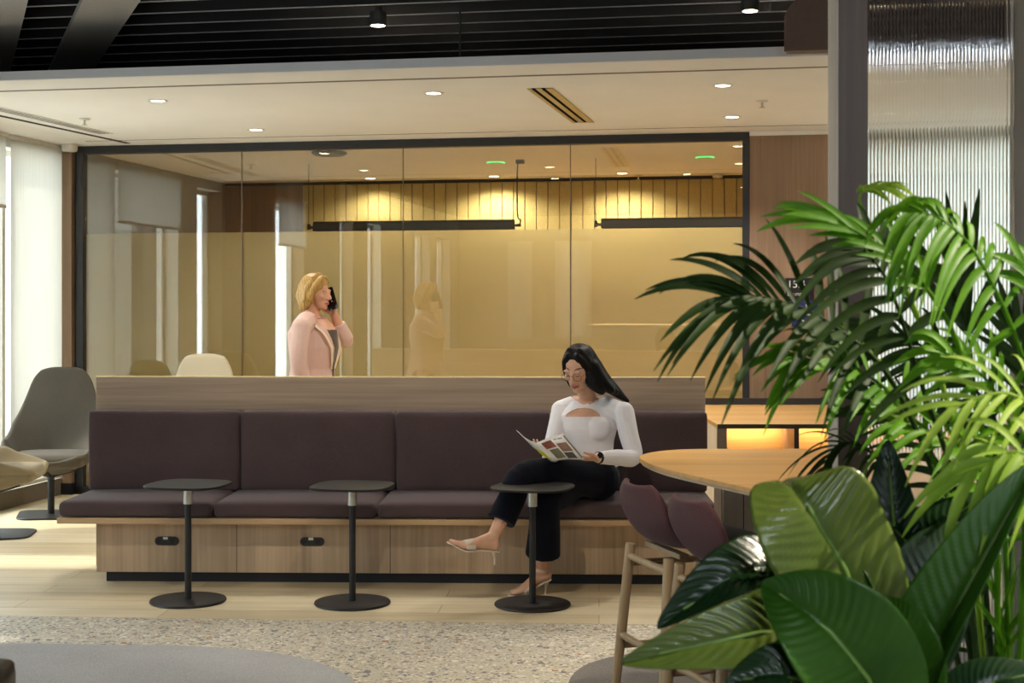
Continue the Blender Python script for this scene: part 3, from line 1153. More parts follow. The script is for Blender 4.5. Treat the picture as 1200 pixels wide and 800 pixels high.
# ------------------------------------------------------------------ bar stools
def bar_stool(lab, loc, rz):
    """Faces local +Y."""
    t = thing('bar_stool', lab, 'stool', loc, rz, 'plum bar stools around the high table')
    SZ = .665
    prof = cat([(.215, SZ - .004), (.16, SZ + .004), (.03, SZ - .012), (-.10, SZ - .006), (-.165, SZ + .03), (-.198, SZ + .10), (-.222, SZ + .20)], 25)
    prof = [(p.x, p.y) for p in [Vector((a[0], a[1], 0)) for a in prof]]

    def sh(u, v):
        k = v * 24
        i = min(int(k), 23)
        f = k - i
        y = prof[i][0] * (1 - f) + prof[i + 1][0] * f
        z = prof[i][1] * (1 - f) + prof[i + 1][1] * f
        w = .208 - .010 * v
        # rounded ends
        if v < .16:
            w *= math.sqrt(max(0, 1 - ((.16 - v) / .16) ** 2 * .62))
        if v > .80:
            w *= math.sqrt(max(0, 1 - ((v - .80) / .20) ** 2.2 * .72))
        s = 2 * u - 1
        b = max(0, min(1, (v - .35) / .3)) * (1 - max(0, (v - .8) / .2) * .5)
        x = s * w
        z2 = z + .055 * abs(s) ** 2.6 * b * (1 - max(0, (v - .62) / .38)) + .008 * s * s
        y2 = y + (.035 * abs(s) ** 2.4) * max(0, (v - .5) / .5)
        # top edge lower at the corners
        return (x, y2, z2)
    back = MB().grid(sh, 20, 32)
    back.build('shell', M['plum_shell'], t, solid=.022, sub=1, angle=80)

    def pad(u, v):
        x, y, z = sh(u * .92 + .04, .03 + v * .55)
        return (x, y, z + .013 + .012 * (1 - (2 * u - 1) ** 4) * (1 - (2 * v - 1) ** 4))
    MB().grid(pad, 16, 16).build('seat_pad', M['plum_seat'], t, solid=.012, sub=1, angle=80)
    top = {}
    for sx in (-1, 1):
        for sy in (-1, 1):
            a = Vector((sx * .165, sy * .155, SZ - .035))
            b = Vector((sx * .215, sy * .205, 0))
            top[sx, sy] = (a, b)
            MB().tube([b, b.lerp(a, .5), a], [.0145, .0185, .018], 18).build('leg', M['oak_leg'], t)

    def on(sx, sy, z):
        a, b = top[sx, sy]
        return b.lerp(a, z / a.z)
    for (p, q, z, z2) in (((-1, -1), (1, -1), .585, .585), ((-1, 1), (1, 1), .585, .585), ((-1, -1), (-1, 1), .56, .56), ((1, -1), (1, 1), .56, .56)):
        MB().tube([on(*p, z), on(*q, z2)], .0125, 12).build('top_rail', M['oak_leg'], t)
    for (p, q, z) in (((-1, -1), (1, -1), .30), ((-1, 1), (1, 1), .22), ((-1, -1), (-1, 1), .26), ((1, -1), (1, 1), .26)):
        MB().tube([on(*p, z), on(*q, z)], .0125, 12).build('foot_rail', M['oak_leg'], t)
    for sy in (-.09, .09):
        MB().box(-.15, .15, sy - .018, sy + .018, SZ - .045, SZ - .026).build('seat_batten', M['oak_leg'], t, bevel=.003)
    return t


SR = math.radians(-72)      # local +Y -> mostly world +X
st = bar_stool('plum bar stool with ash legs, further from the plants', (.625, 5.0, 0), SR)
dup(st, (.755, 4.60, 0), SR, 'plum bar stool with ash legs, partly behind the big leaves')
dup(st, (1.55, 6.12, 0), math.radians(168), 'plum bar stool beyond the high table, only its back edge showing by the oak post')

# ------------------------------------------------------------------ low counter with lit niches
ct = thing('counter', 'low deep oak counter with warm lit niches beside the bench', 'counter', (1.19, 8.24, 0), 0)
CW, CD = 2.0, 1.66
MB().box(0, CW, 0, CD, .775, .80).build('top', M['oak_top'], ct, bevel=.002)
MB().box(0, CW, -.002, .0, .775, .80).build('top_edge', M['groove_dark'], ct, flat=True)
MB().box(.0, .03, 0.003, CD, 0, .775).build('end_panel', M['oak_pale'], ct, flat=True)
MB().box(.03, CW, .36, .38, 0, .775).build('back_panel', M['oak_top'], ct, flat=True)
MB().box(.03, CW, .02, .36, .40, .42).build('shelf', M['oak_top'], ct, flat=True)
MB().box(.0, .055, -.001, .02, 0, .775).build('stile', M['groove'], ct, flat=True)
for x in (.445, .89, 1.335, 1.78):
    MB().box(x, x + .028, 0, .36, 0, .775).build('divider', M['oak_panel'], ct, flat=True)
    MB().box(x, x + .028, -.002, .0, 0, .775).build('divider_edge', M['groove_dark'], ct, flat=True)
MB().box(.03, CW, .03, .36, 0, .06).build('plinth', M['plinth'], ct, flat=True)
MB().box(.0, CW, CD - .03, CD, 0, .775).build('rear_panel', M['oak_top'], ct, flat=True)
MB().box(0, CW, CD, CD + .012, .80, .845).build('upstand', M['charcoal'], ct, flat=True)
for x0, x1 in ((.06, .44), (.475, .885), (.92, 1.33)):
    MB().box(x0, x1, .30, .325, .768, .7745).build('led_strip', M['strip'], ct, flat=True)
    l = bpy.data.lights.new('niche_light', 'AREA')
    l.shape = 'RECTANGLE'
    l.size, l.size_y = x1 - x0 - .02, .02
    l.energy = .9
    l.color = (1, .76, .46)
    o = bpy.data.objects.new('niche_light', l)
    COL.objects.link(o)
    o.location = (1.19 + (x0 + x1) / 2, 8.24 + .29, .765)
    o.rotation_euler = (math.radians(12), 0, 0)

# ------------------------------------------------------------------ lounge chairs
def lounge_chair(lab, loc, rz, fab, hs=1.0):
    """Faces local +Y."""
    t = thing('lounge_chair', lab, 'chair', loc, rz, 'swivel lounge chairs by the facade')
    prof = cat([(.30, .395), (.20, .355), (0, .30), (-.17, .305), (-.27, .42), (-.32, .60), (-.36, .80), (-.40, 1.04 * hs)], 33)
    ws = [.29, .31, .33, .335, .345, .335, .262, .19]

    def sh(u, v):
        k = v * 32
        i = min(int(k), 31)
        f = k - i
        y = prof[i].x * (1 - f) + prof[i + 1].x * f
        z = prof[i].y * (1 - f) + prof[i + 1].y * f
        kk = v * 7
        j = min(int(kk), 6)
        g = kk - j
        w = ws[j] * (1 - g) + ws[j + 1] * g
        s = 2 * u - 1
        if v > .94:
            w *= math.sqrt(max(0, 1 - ((v - .94) / .06) ** 2 * .35))
        if v < .08:
            w *= math.sqrt(max(0, 1 - ((.08 - v) / .08) ** 2 * .3))
        arm = math.exp(-((v - .50) / .20) ** 2)
        e = abs(s) ** 2.4
        front = max(0, 1 - v / .45)
        x = s * w
        y += e * .17 * arm
        z += e * (.25 * math.exp(-((v - .38) / .24) ** 2) + .03 * front)
        if v > .85:
            z -= .025 * abs(s) ** 3 * (v - .85) / .15
        return (x, y, z)
    MB().grid(sh, 22, 36).build('shell', fab, t, solid=.035, sub=1, angle=80)

    def pad(u, v):
        a = PI * 2 * v
        return (0, 0, 0)
    c = cushion(-.275, .275, -.20, .29, .36, .44, .035, .02)
    c.build('seat_cushion', fab, t, angle=80)
    MB().tube([(0, 0, .012), (0, 0, .30)], .024, 20).build('post', M['black'], t)
    MB().tube([(-.16, .0, .325), (0, 0, .28), (.16, 0, .325)], .018, 10).tube([(0, -.14, .31), (0, 0, .28), (0, .16, .33)], .018, 10).build('swivel_bracket', M['black'], t)
    MB().prism(roundpoly([(-.26, -.20), (.26, -.20), (.19, .25), (-.19, .25)], [.1] * 4, 10), 0, .012).build('base_plate', M['black'], t, bevel=.003)
    return t


lounge_chair('tall grey lounge chair at the left end of the bench', (-3.28, 10.12, 0), math.radians(170 + 16), M['grey_fab'])
lounge_chair('beige lounge chair cut off by the left side, turned sideways', (-3.36, 9.22, 0), math.radians(-82), M['beige_fab'])
lounge_chair('cream lounge chair of which only the rounded top shows above the ledge', (-2.36, 10.42, 0), math.radians(176), M['cream_fab'], 1.085)

# ------------------------------------------------------------------ black leather ottoman, bottom left
p = at(-60, 790, 3.4)
o = cushion(-.26, .26, -.24, .24, 0.012, .535, .035, .0).build('ottoman', M['leather'], loc=(-1.595, 3.62, 0), angle=80)
tag(o, 'black leather seat corner at the lower left on the grey carpet', 'ottoman')

# ------------------------------------------------------------------ reeded glass screen
Y0, Y1 = 3.5, 3.604
def post(x0, x1, lab):
    t = thing('screen_post', lab, 'post', ((x0 + x1) / 2, (Y0 + Y1) / 2, 0), 0, 'oak posts of the reeded screen')
    h, d = (x1 - x0) / 2, (Y1 - Y0) / 2
    MB().box(-h, h, -d, d, 0, 3.40).build('core', M['oak_screen'], t, bevel=.001)
    MB().box(-h - .0025, -h, -d, d, 0, 3.40).build('lit_side', M['oak_screen_lit'], t, flat=True)  # daylight on the left side, put in as a paler slab


post(.803, .876, 'oak screen post with its left side painted as daylit, behind the palm')
post(1.2645, 1.34, 'oak screen post at the right side of the picture')
sg = MB()
N = 43 * 10
xa, xb = .8765, 1.2615
pitch = (xb - xa) / 43


def ribs(u, v):
    x = xa + (xb - xa) * u
    return (x, 3.575 - .0022 * math.sqrt(max(0, 1 - (((x - xa) / pitch) % 1 * 2 - 1) ** 2 * .96)), .02 + 3.36 * v)


sg.grid(ribs, N, 1)
n0 = len(sg.V)
sg.add([(xa, 3.579, .02), (xb, 3.579, .02), (xb, 3.579, 3.38), (xa, 3.579, 3.38)], [(0, 1, 2, 3)])
w = N + 1
sg.F += [[k + 1, k, n0, ] for k in ()]
sg.F.append(list(range(0, w)) + [n0 + 1, n0])
sg.M.append(0)
sg.F.append(list(range(2 * w - 1, w - 1, -1)) + [n0 + 3, n0 + 2])
sg.M.append(0)
sg.F.append([0, w, n0 + 3, n0])
sg.M.append(0)
sg.F.append([w - 1, n0 + 1, n0 + 2, 2 * w - 1])
sg.M.append(0)
o = sg.build('screen_glass', M['reeded'], angle=30)
tag(o, 'reeded glass panel between the two oak posts behind the palm', 'glass screen')
# ------------------------------------------------------------------ people
from mathutils.bvhtree import BVHTree
M['skin_a'] = mat_skin('skin_warm_light', (210, 162, 134), (226, 182, 155))
M['skin_b'] = mat_skin('skin_fair', (204, 150, 122), (222, 172, 144))
M['lips'] = plain('lips', (176, 96, 92), .4)
M['lips_b'] = plain('lips_pale', (184, 108, 100), .4)
M['hair_black'] = mat_hair('black_hair', (8, 7, 7), (20, 16, 15), .5)
M['hair_blond'] = mat_hair('blond_hair', (150, 112, 56), (206, 170, 104), .4)
M['white_knit'] = fabric('white_jersey', (236, 233, 240), (246, 244, 248), 300, sheen=.1)
M['navy'] = fabric('black_navy_trousers', (14, 15, 24), (24, 26, 38), 300, sheen=.05)
M['pink'] = fabric('pink_blazer', (208, 174, 162), (224, 192, 180), 300, sheen=.1)
M['lapel'] = fabric('blazer_lapel', (226, 200, 170), (236, 212, 184), 300, sheen=.1)
M['shirt_grey'] = fabric('grey_blouse', (84, 74, 66), (104, 92, 82), 300)
M['cream_shoe'] = plain('cream_leather', (222, 208, 190), .35)
M['watch'] = plain('watch_black', (20, 18, 18), .3)
M['frame_metal'] = plain('thin_frame', (60, 52, 44), .3, .6)
M['phone'] = plain('phone_black', (12, 12, 14), .2)


def frame(c, f, up=(0, 0, 1)):
    f = Vector(f).normalized()
    up = Vector(up)
    up = (up - f * up.dot(f)).normalized()
    r = f.cross(up)
    m = Matrix((r, f, up)).transposed()
    return Matrix.Translation(Vector(c)) @ m.to_4x4()


class Local:
    """Adds primitives to a mesh builder in a local frame."""
    def __init__(self, mb, m, s=1.0):
        self.mb, self.m, self.s = mb, m, s
        self.r = m.to_3x3()

    def p(self, v):
        return self.m @ (Vector(v) * self.s)

    def ell(self, c, r, seg=18):
        if not isinstance(r, (tuple, list)):
            r = (r, r, r)
        self.mb.ell(self.p(c), tuple(k * self.s for k in r), self.r, seg)

    def tube(self, pts, rad, **kw):
        rad = [(tuple(k * self.s for k in r) if isinstance(r, (tuple, list)) else r * self.s) for r in rad]
        self.mb.tube([self.p(q) for q in pts], rad, **kw)


def head(mb, m, s=1.0):
    L = Local(mb, m, s)
    L.ell((0, -.02, .03), (.074, .092, .085))
    L.ell((0, .022, -.02), (.063, .066, .076))
    L.ell((0, .030, -.066), (.049, .052, .048))
    L.ell((0, .066, -.1), (.021, .018, .017))
    for sx in (-1, 1):
        L.ell((sx * .04, .054, -.026), (.022, .02, .022))
        L.ell((sx * .012, .093, -.040), (.0085, .009, .0075))
        L.ell((sx * .031, .073, -.001), (.0145, .0125, .0115))
        L.ell((sx * .031, .0745, .018), (.022, .012, .008))
        L.ell((sx * .074, -.012, -.012), (.009, .018, .03))
    L.tube([(0, .080, .014), (0, .093, -.012), (0, .104, -.034)], [.0075, .0085, .0105], seg=12, cap='round')
    L.tube([(-.023, .080, -.0655), (-.008, .091, -.062), (0, .0925, -.0635), (.008, .091, -.062), (.023, .080, -.0655)], [.0035, .0062, .006, .0062, .0035], seg=10, cap='round')
    L.tube([(-.019, .080, -.0715), (0, .0915, -.0745), (.019, .080, -.0715)], [.0045, .0078, .0045], seg=10, cap='round')
    return L


def hand(mb, wrist, d, n, thumb, curl=.45, s=1.0, spread=.10, tcurl=.4):
    """d: wrist to knuckles, n: the way the palm faces, thumb: thumb side."""
    d = Vector(d).normalized()
    n = Vector(n)
    n = (n - d * n.dot(d)).normalized()
    t = d.cross(n)
    if t.dot(Vector(thumb)) < 0:
        t = -t
    w = Vector(wrist)
    mb.tube([w - d * .01 * s, w + d * .03 * s, w + d * .06 * s, w + d * .088 * s], [(.027 * s, .019 * s), (.036 * s, .017 * s), (.041 * s, .015 * s), (.038 * s, .011 * s)], seg=16, up=n)
    for k, (off, L) in enumerate(((.031, .070), (.0105, .080), (-.0105, .074), (-.030, .058))):
        p = w + d * (.082 - .004 * abs(k - 1)) * s + t * off * s
        dd = (d + t * spread * (1.5 - k) * .5).normalized()
        pts = [p - dd * .02 * s, p]
        ang = 0
        for j, fr in enumerate((.45, .31, .24)):
            ang += curl * (1, 1.1, .8)[j] * (1 + .08 * k)
            pts.append(pts[-1] + (dd * math.cos(ang) + n * math.sin(ang)) * L * fr * s)
        mb.tube(pts, [.0095 * s, .0095 * s, .0085 * s, .0078 * s, .0062 * s], seg=10, cap='round')
    p0 = w + d * .022 * s + t * .026 * s
    a1 = p0 + (d * .6 + t * .75 + n * .25).normalized() * .042 * s
    a2 = a1 + (d * .9 + t * .28 + n * tcurl).normalized() * .031 * s
    a3 = a2 + (d * .95 + t * .02 + n * (tcurl + .15)).normalized() * .025 * s
    mb.tube([p0, a1, a2, a3], [.0145 * s, .0115 * s, .0098 * s, .0072 * s], seg=10, cap='round')


def stroke(bvh, m, pts, rad, lift=.0012, s=1.0):
    """Tube laid on the face: points given in head x/z, dropped on the skin along the gaze axis."""
    out = []
    for x, z in pts:
        o = m @ (Vector((x, .2, z)) * s)
        hit = bvh.ray_cast(o, m.to_3x3() @ Vector((0, -1, 0)))
        if hit[0] is not None:
            out.append(hit[0] + hit[1] * lift)
    return MB().tube(out, rad, 8) if len(out) > 1 else None


def face_marks(body, m, s, lips, hairmat, closed):
    me = body.data
    bvh = BVHTree.FromPolygons([v.co for v in me.vertices], [p.vertices for p in me.polygons])
    inv = m.inverted()
    me.materials.append(lips)
    for p in me.polygons:
        q = inv @ p.center / s
        if q.y > .076 and abs(q.x) < .025 - abs(q.z + .067) * .5:
            top = -.0585 - .25 * max(0, abs(q.x) - .006)
            bot = -.081 + .35 * max(0, abs(q.x) - .006)
            if bot < q.z < top:
                p.material_index = 1
    for sx in (-1, 1):
        b = stroke(bvh, m, [(sx * .014, .022), (sx * .024, .026), (sx * .036, .0275), (sx * .049, .021)], [.0014, .0024, .0022, .0008], s=s)
        if b:
            b.build('eyebrow', hairmat, body)
        z0 = -.006 if closed else .002
        b = stroke(bvh, m, [(sx * .0165, z0 + .002), (sx * .024, z0 - (.002 if closed else -.003)), (sx * .033, z0 - (.0025 if closed else -.004)), (sx * .045, z0 + .003)], [.0008, .0018, .002, .001], s=s)
        if b:
            b.build('eyelash', hairmat, body)
        if not closed:
            b = stroke(bvh, m, [(sx * .027, -.001), (sx * .031, -.001), (sx * .035, -.001)], [.002, .0042, .002], lift=-.001, s=s)
            if b:
                b.build('iris', hairmat, body)


def foot(mb, ankle, heel, ball, toe, up):
    heel, ball, toe, ankle = map(Vector, (heel, ball, toe, ankle))
    up = Vector(up).normalized()
    mb.tube([ankle, ankle.lerp(heel, .5) + up * .004, heel + up * .022], [.033, .031, .026], seg=14, cap='round')
    mb.tube(cat([heel + up * .02, heel.lerp(ball, .45) + up * .034, ball + up * .018, toe + up * .010], 10), [(x, y) for x, y in lerp_list([(.025, .024), (.031, .030), (.040, .020), (.033, .010)], 10)], seg=16, cap='round', up=up)
    mb.tube([ankle, heel.lerp(ball, .5) + up * .035], [.032, .028], seg=12, cap='round')
    d = (toe - ball).normalized()
    side = d.cross(up).normalized()
    for k in range(5):
        o = (k - 2) * .0145
        c = toe - d * (.004 + abs(k - 1.2) * .005) + side * o + up * .009
        mb.ell(c, (.0085, .0085, .008), None, 10)


def mule(parent, heel, ball, toe, up, hh):
    heel, ball, toe = map(Vector, (heel, ball, toe))
    up = Vector(up).normalized()
    d = (toe - ball).normalized()
    path = cat([heel - (ball - heel).normalized() * .022, heel, heel.lerp(ball, .5) + up * .004, ball, toe + d * .016], 18)
    ws = lerp_list([.018, .027, .024, .041, .040, .014], 18)
    side = (ball - heel).cross(up).normalized()

    def sole(u, v):
        i = int(round(v * 17))
        return path[i] + side * (2 * u - 1) * ws[i] - up * .004
    s = MB().grid(sole, 6, 17).build('mule', M['cream_shoe'], parent, solid=.007, angle=60)
    c = ball.lerp(heel, .12) + up * .004

    def vamp(u, v):
        a = PI * u
        o = (heel - ball).normalized() * (.052 * v - .02)
        k = 1 - .22 * math.sin(a) * 0
        return c + o + side * math.cos(a) * (.043 - .004 * v) + up * math.sin(a) * (.036 + .012 * v) * k
    MB().grid(vamp, 14, 5).build('strap', M['cream_shoe'], s, solid=.003, angle=70)
    hb = heel - up * .006
    MB().tube([hb + up * .002, hb - up * hh * .4, hb - up * hh], [(.016, .014), (.0055, .0055), (.0045, .0045)], seg=10).build('heel', M['cream_shoe'], s)


# ---- seated reader
W = MB()
HM = frame(at(677.5, 431, 7.47), (-.40, -.80, -.40), (-.17, -.35, .93))
HS = .98
head(W, HM, HS)
C0 = Vector((.41, 7.60, 0))
TF = frame(C0, (-.28, -.96, 0))
nb = Vector((.405, 7.585, .965))
W.tube([HM @ Vector((0, -.025, -.05)), HM @ Vector((0, -.018, -.105)), nb + Vector((0, 0, .03)), nb - Vector((0, 0, .03))], [.048, .045, .047, .062], seg=18)
RS, LS = Vector((.268, 7.635, .925)), Vector((.592, 7.53, .922))


def torso(mb, g):
    L = Local(mb, TF)
    L.tube([(.155, 0, .925), (.08, -.01, .95), (0, -.015, .955), (-.09, -.01, .95), (-.175, 0, .922)], [.045 + g, .05 + g, .052 + g, .05 + g, .046 + g], seg=16, cap='round')
    L.tube([(0, .0, .97), (0, .005, .90), (0, .01, .84), (0, .0, .76), (0, .0, .70), (0, -.01, .62)],
           [(.09 + g, .05 + g), (.148 + g, .088 + g), (.150 + g, .098 + g), (.128 + g, .088 + g), (.124 + g, .088 + g), (.155 + g, .11 + g)], seg=26, up=(0, 1, 0))
    for sx in (-1, 1):
        L.ell((sx * .060, .058, .84), (.068 + g, .052 + g, .066 + g))


torso(W, 0)
W.ell((.41, 7.62, .575), (.145, .105, .10), TF.to_3x3())
LE, LW = Vector((.635, 7.44, .695)), Vector((.435, 7.235, .712))
RE, RW_ = Vector((.205, 7.50, .70)), Vector((.215, 7.235, .722))
W.tube(cat([LS, LS.lerp(LE, .5), LE, LE.lerp(LW, .5), LW], 17), lerp_list([.05, .047, .041, .036, .0255], 17), seg=14, cap='round')
W.tube(cat([RS, RS.lerp(RE, .5), RE, RE.lerp(RW_, .5), RW_], 17), lerp_list([.05, .046, .041, .036, .0255], 17), seg=14, cap='round')
hand(W, LW, (-.88, -.26, -.02), (.0, .25, .97), (0, -1, .1), curl=.25, s=.9, tcurl=.2)
hand(W, RW_, (-.72, -.28, .36), (.45, .35, .8), (.2, .9, .2), curl=.28, s=.9, tcurl=.3)
LH, LK, LA = Vector((.46, 7.55, .565)), Vector((.055, 7.19, .625)), Vector((-.095, 7.07, .335))
RH, RK, RA = Vector((.34, 7.66, .56)), Vector((.175, 7.23, .485)), Vector((.152, 7.33, .12))
W.tube([LH, LH.lerp(LK, .5), LK], [.08, .07, .05], seg=16, cap='round').tube([LK, LK.lerp(LA, .3), LA], [.048, .046, .03], seg=14, cap='round')
W.tube([RH, RH.lerp(RK, .5), RK], [.08, .07, .05], seg=16, cap='round').tube([RK, RK.lerp(RA, .3), RA], [.048, .046, .03], seg=14, cap='round')
fl_ = dict(heel=(-.088, 7.065, .272), ball=(-.238, 6.995, .29), toe=(-.300, 6.97, .322))
upl = Vector((-.05, -.1, 1))
foot(W, LA, fl_['heel'], fl_['ball'], fl_['toe'], upl)
fr_ = dict(heel=(.178, 7.325, .075), ball=(.05, 7.28, .014), toe=(-.005, 7.262, .012))
upr = Vector((.1, 0, 1))
foot(W, RA, fr_['heel'], fr_['ball'], fr_['toe'], upr)
me = remeshed(W, .0042, 5)
reader = link_mesh('person', me, M['skin_a'])
tag(reader, 'seated person with long black hair, glasses and white top reading a magazine on the bench', 'person')
face_marks(reader, HM, HS, M['lips'], M['hair_black'], True)

# top
T = MB()
torso(T, .007)
wl, wr = LE.lerp(LW, .93), RE.lerp(RW_, .93)
T.tube(cat([LS, LS.lerp(LE, .5), LE, LE.lerp(wl, .5), wl], 17), lerp_list([.056, .052, .047, .042, .033], 17), seg=14, cap='round')
T.tube(cat([RS, RS.lerp(RE, .5), RE, RE.lerp(wr, .5), wr], 17), lerp_list([.056, .052, .047, .042, .033], 17), seg=14, cap='round')
me = remeshed(T, .0034, 8)
bm = bmesh.new()
bm.from_mesh(me)
bmesh.ops.transform(bm, matrix=TF.inverted(), verts=bm.verts)
vneck = [(-.16, 1.03), (.012, .961), (.17, 1.03)]
key = [(-.082, .902), (.108, .897), (.098, .914), (.072, .930), (.040, .943), (.006, .947), (-.028, .943), (-.054, .931), (-.074, .915)]


def cut(poly, closed):
    n = len(poly)
    for k in range(n if closed else n - 1):
        a_, b_ = poly[k], poly[(k + 1) % n]
        nn = Vector((b_[1] - a_[1], 0, a_[0] - b_[0])).normalized()
        mx = max(a_[0], b_[0]) + .02
        mn = min(a_[0], b_[0]) - .02
        fs = [f for f in bm.faces if f.calc_center_median().y > 0 and mn < f.calc_center_median().x < mx and f.calc_center_median().z > .87]
        geom = list({v for f in fs for v in f.verts}) + list({e for f in fs for e in f.edges}) + fs
        bmesh.ops.bisect_plane(bm, geom=geom, plane_co=(a_[0], 0, a_[1]), plane_no=nn, dist=1e-6)


def inside(poly, x, z):
    r_ = False
    for k in range(len(poly)):
        (x1, z1), (x2, z2) = poly[k - 1], poly[k]
        if (z1 > z) != (z2 > z) and x < (x2 - x1) * (z - z1) / (z2 - z1) + x1:
            r_ = not r_
    return r_


cut(vneck, False)
cut(key, True)
kill = []
for f in bm.faces:
    q = f.calc_center_median()
    if (q.y > -.02 and inside(vneck, q.x, q.z)) or (q.y > .02 and inside(key, q.x, q.z)) or (Vector((q.x, q.y)).length < .07 and q.z > .985) or q.z < .63:
        kill.append(f)
bmesh.ops.delete(bm, geom=kill, context='FACES')
bmesh.ops.transform(bm, matrix=TF, verts=bm.verts)
bm.to_mesh(me)
bm.free()
o = link_mesh('top', me, M['white_knit'], reader)
o.modifiers.new('Solid', 'SOLIDIFY').thickness = .0025
# trousers
P = MB()
P.ell((.41, 7.635, .575), (.178, .138, .118), TF.to_3x3())
P.tube([(.405, 7.60, .60), (.405, 7.597, .68)], [(.15, .112), (.139, .103)], seg=24, up=TF.to_3x3() @ Vector((0, 1, 0)))
P.tube(cat([LH, LH.lerp(LK, .5) + Vector((0, 0, .012)), LK, LK.lerp(LA, .38), LK.lerp(LA, .74)], 17), lerp_list([.105, .094, .071, .070, .074], 17), seg=20)
P.tube(cat([RH, RH.lerp(RK, .5), RK, RK.lerp(RA, .4), RK.lerp(RA, .76)], 17), lerp_list([.105, .095, .075, .082, .092], 17), seg=20)
P.ell(LK, .071).ell(RK, .074).ell(LH, .114).ell(RH, .110)
me = remeshed(P, .006, 5)
link_mesh('trousers', me, M['navy'], reader)
# hair
Hh = MB()
L = Local(Hh, HM, HS)
L.ell((0, -.028, .036), (.082, .095, .090), 24)
L.ell((0, -.045, -.02), (.078, .080, .10), 20)
for sx in (-1, 1):
    L.tube([(sx * .026, .044, .096), (sx * .056, .036, .060), (sx * .070, .026, .01), (sx * .071, .014, -.05), (sx * .064, .0, -.105)], [.014, .015, .014, .014, .013], seg=12, cap='round')
    L.tube([(sx * .03, .01, .108), (sx * .066, .004, .05), (sx * .074, -.008, -.02), (sx * .070, -.02, -.10)], [.018, .019, .02, .02], seg=12, cap='round')
for pts, rr in (([(686, 414, 7.50), (697, 432, 7.50), (708, 447, 7.50), (721, 459, 7.51)], [.048, .05, .044, .022]),
                ([(687, 420, 7.455), (690, 436, 7.445), (696, 449, 7.435), (705, 458, 7.435)], [.036, .038, .038, .024]),
                ([(694, 430, 7.46), (704, 446, 7.46), (716, 457, 7.47)], [.042, .04, .024]),
                ([(690, 424, 7.54), (706, 444, 7.57), (721, 458, 7.60), (736, 470, 7.62)], [.045, .045, .032, .012])):
    Hh.tube(cat([at(*p) for p in pts], 10), lerp_list(rr, 10), seg=16, cap='round')
me = remeshed(Hh, .005, 26)
link_mesh('hair', me, M['hair_black'], reader)
# glasses
G = MB()
L = Local(G, HM, HS)
for sx in (-1, 1):
    c = Vector((sx * .033, .098, -.008))
    ring = [c + Vector((.0235 * math.cos(a), -.006 * abs(math.cos(a)) * 0, .021 * math.sin(a))) for a in [2 * PI * k / 24 for k in range(25)]]
    L.tube(ring, [.0011] * 25, seg=8)
    L.tube([(sx * .056, .094, -.004), (sx * .078, .05, -.002), (sx * .082, -.005, 0)], [.001] * 3, seg=8)
L.tube([(-.010, .099, -.003), (0, .103, .001), (.010, .099, -.003)], [.001] * 3, seg=8)
G.build('glasses', M['frame_metal'], reader)
# watch
d = (LW - LE).normalized()
wc = LE.lerp(LW, .965)
wt = MB()
wt.tube([wc - d * .008, wc + d * .008], [.0315, .0315], seg=24)
wo = wt.build('wristwatch', M['watch'], reader, bevel=.002)
n_ = Vector((.2, -.85, .5)).normalized()
MB().tube([wc + n_ * .027, wc + n_ * .037], [.015, .014], seg=24).build('dial', M['watch'], wo)
mule(reader, fl_['heel'], fl_['ball'], fl_['toe'], upl, .07)
mule(reader, fr_['heel'], fr_['ball'], fr_['toe'], upr, .068)

# ---- magazine
M['cover'] = plain('magazine_cover', (214, 212, 206), .4)
M['pic_brown'] = plain('cover_picture_brown', (120, 84, 62), .4, var=.3, scale=40)
M['pic_red'] = plain('cover_picture_red', (128, 62, 44), .4, var=.3, scale=60)
M['pic_olive'] = plain('cover_picture_olive', (108, 102, 78), .4, var=.3, scale=40)
M['pic_dark'] = plain('cover_picture_dark', (34, 32, 36), .4, var=.3, scale=40)
M['pic_yellow'] = plain('cover_yellow', (206, 196, 40), .4)
M['ink'] = plain('cover_ink', (150, 150, 160), .5)
S1, S2 = at(628, 519, 7.06), at(649, 540, 7.045)
A1, A2 = at(660, 508, 7.20), at(685, 538, 7.17)
B1 = at(605, 504, 7.13)
B2 = B1 + (S2 - S1) * .98
mag = thing('magazine', 'open white magazine with brown pictures held by the seated person', 'magazine', (0, 0, 0))
nA = (A1 - S1).cross(S2 - S1).normalized()
if nA.y > 0:
    nA = -nA
nB = (B1 - S1).cross(S2 - S1).normalized()
if nB.dot(nA) < 0:
    nB = -nB


def leafy(p00, p10, p01, p11, n, bulge):
    def fn(u, v):
        p = (p00 * (1 - u) + p10 * u) * (1 - v) + (p01 * (1 - u) + p11 * u) * v
        return p + n * bulge * math.sin(PI * min(1, u * 1.15)) 
    return fn


cA, cB = leafy(S1, A1, S2, A2, nA, .010), leafy(S1, B1, S2, B2, -nB, .008)
MB().grid(cA, 12, 4).build('cover', M['cover'], mag, solid=.002)
MB().grid(cB, 12, 4).build('cover', M['cover'], mag, solid=.002)
MB().grid(lambda u, v: Vector(cA(u * .97, .02 + .96 * v)) - nA * .0045, 12, 4).build('pages', M['cover'], mag, solid=.005)


def patch(fn, n, u0, u1, v0, v1, mat, name):
    MB().grid(lambda u, v: Vector(fn(u0 + (u1 - u0) * u, v0 + (v1 - v0) * v)) + n * .0016, 6, 6).build(name, mat, mag)


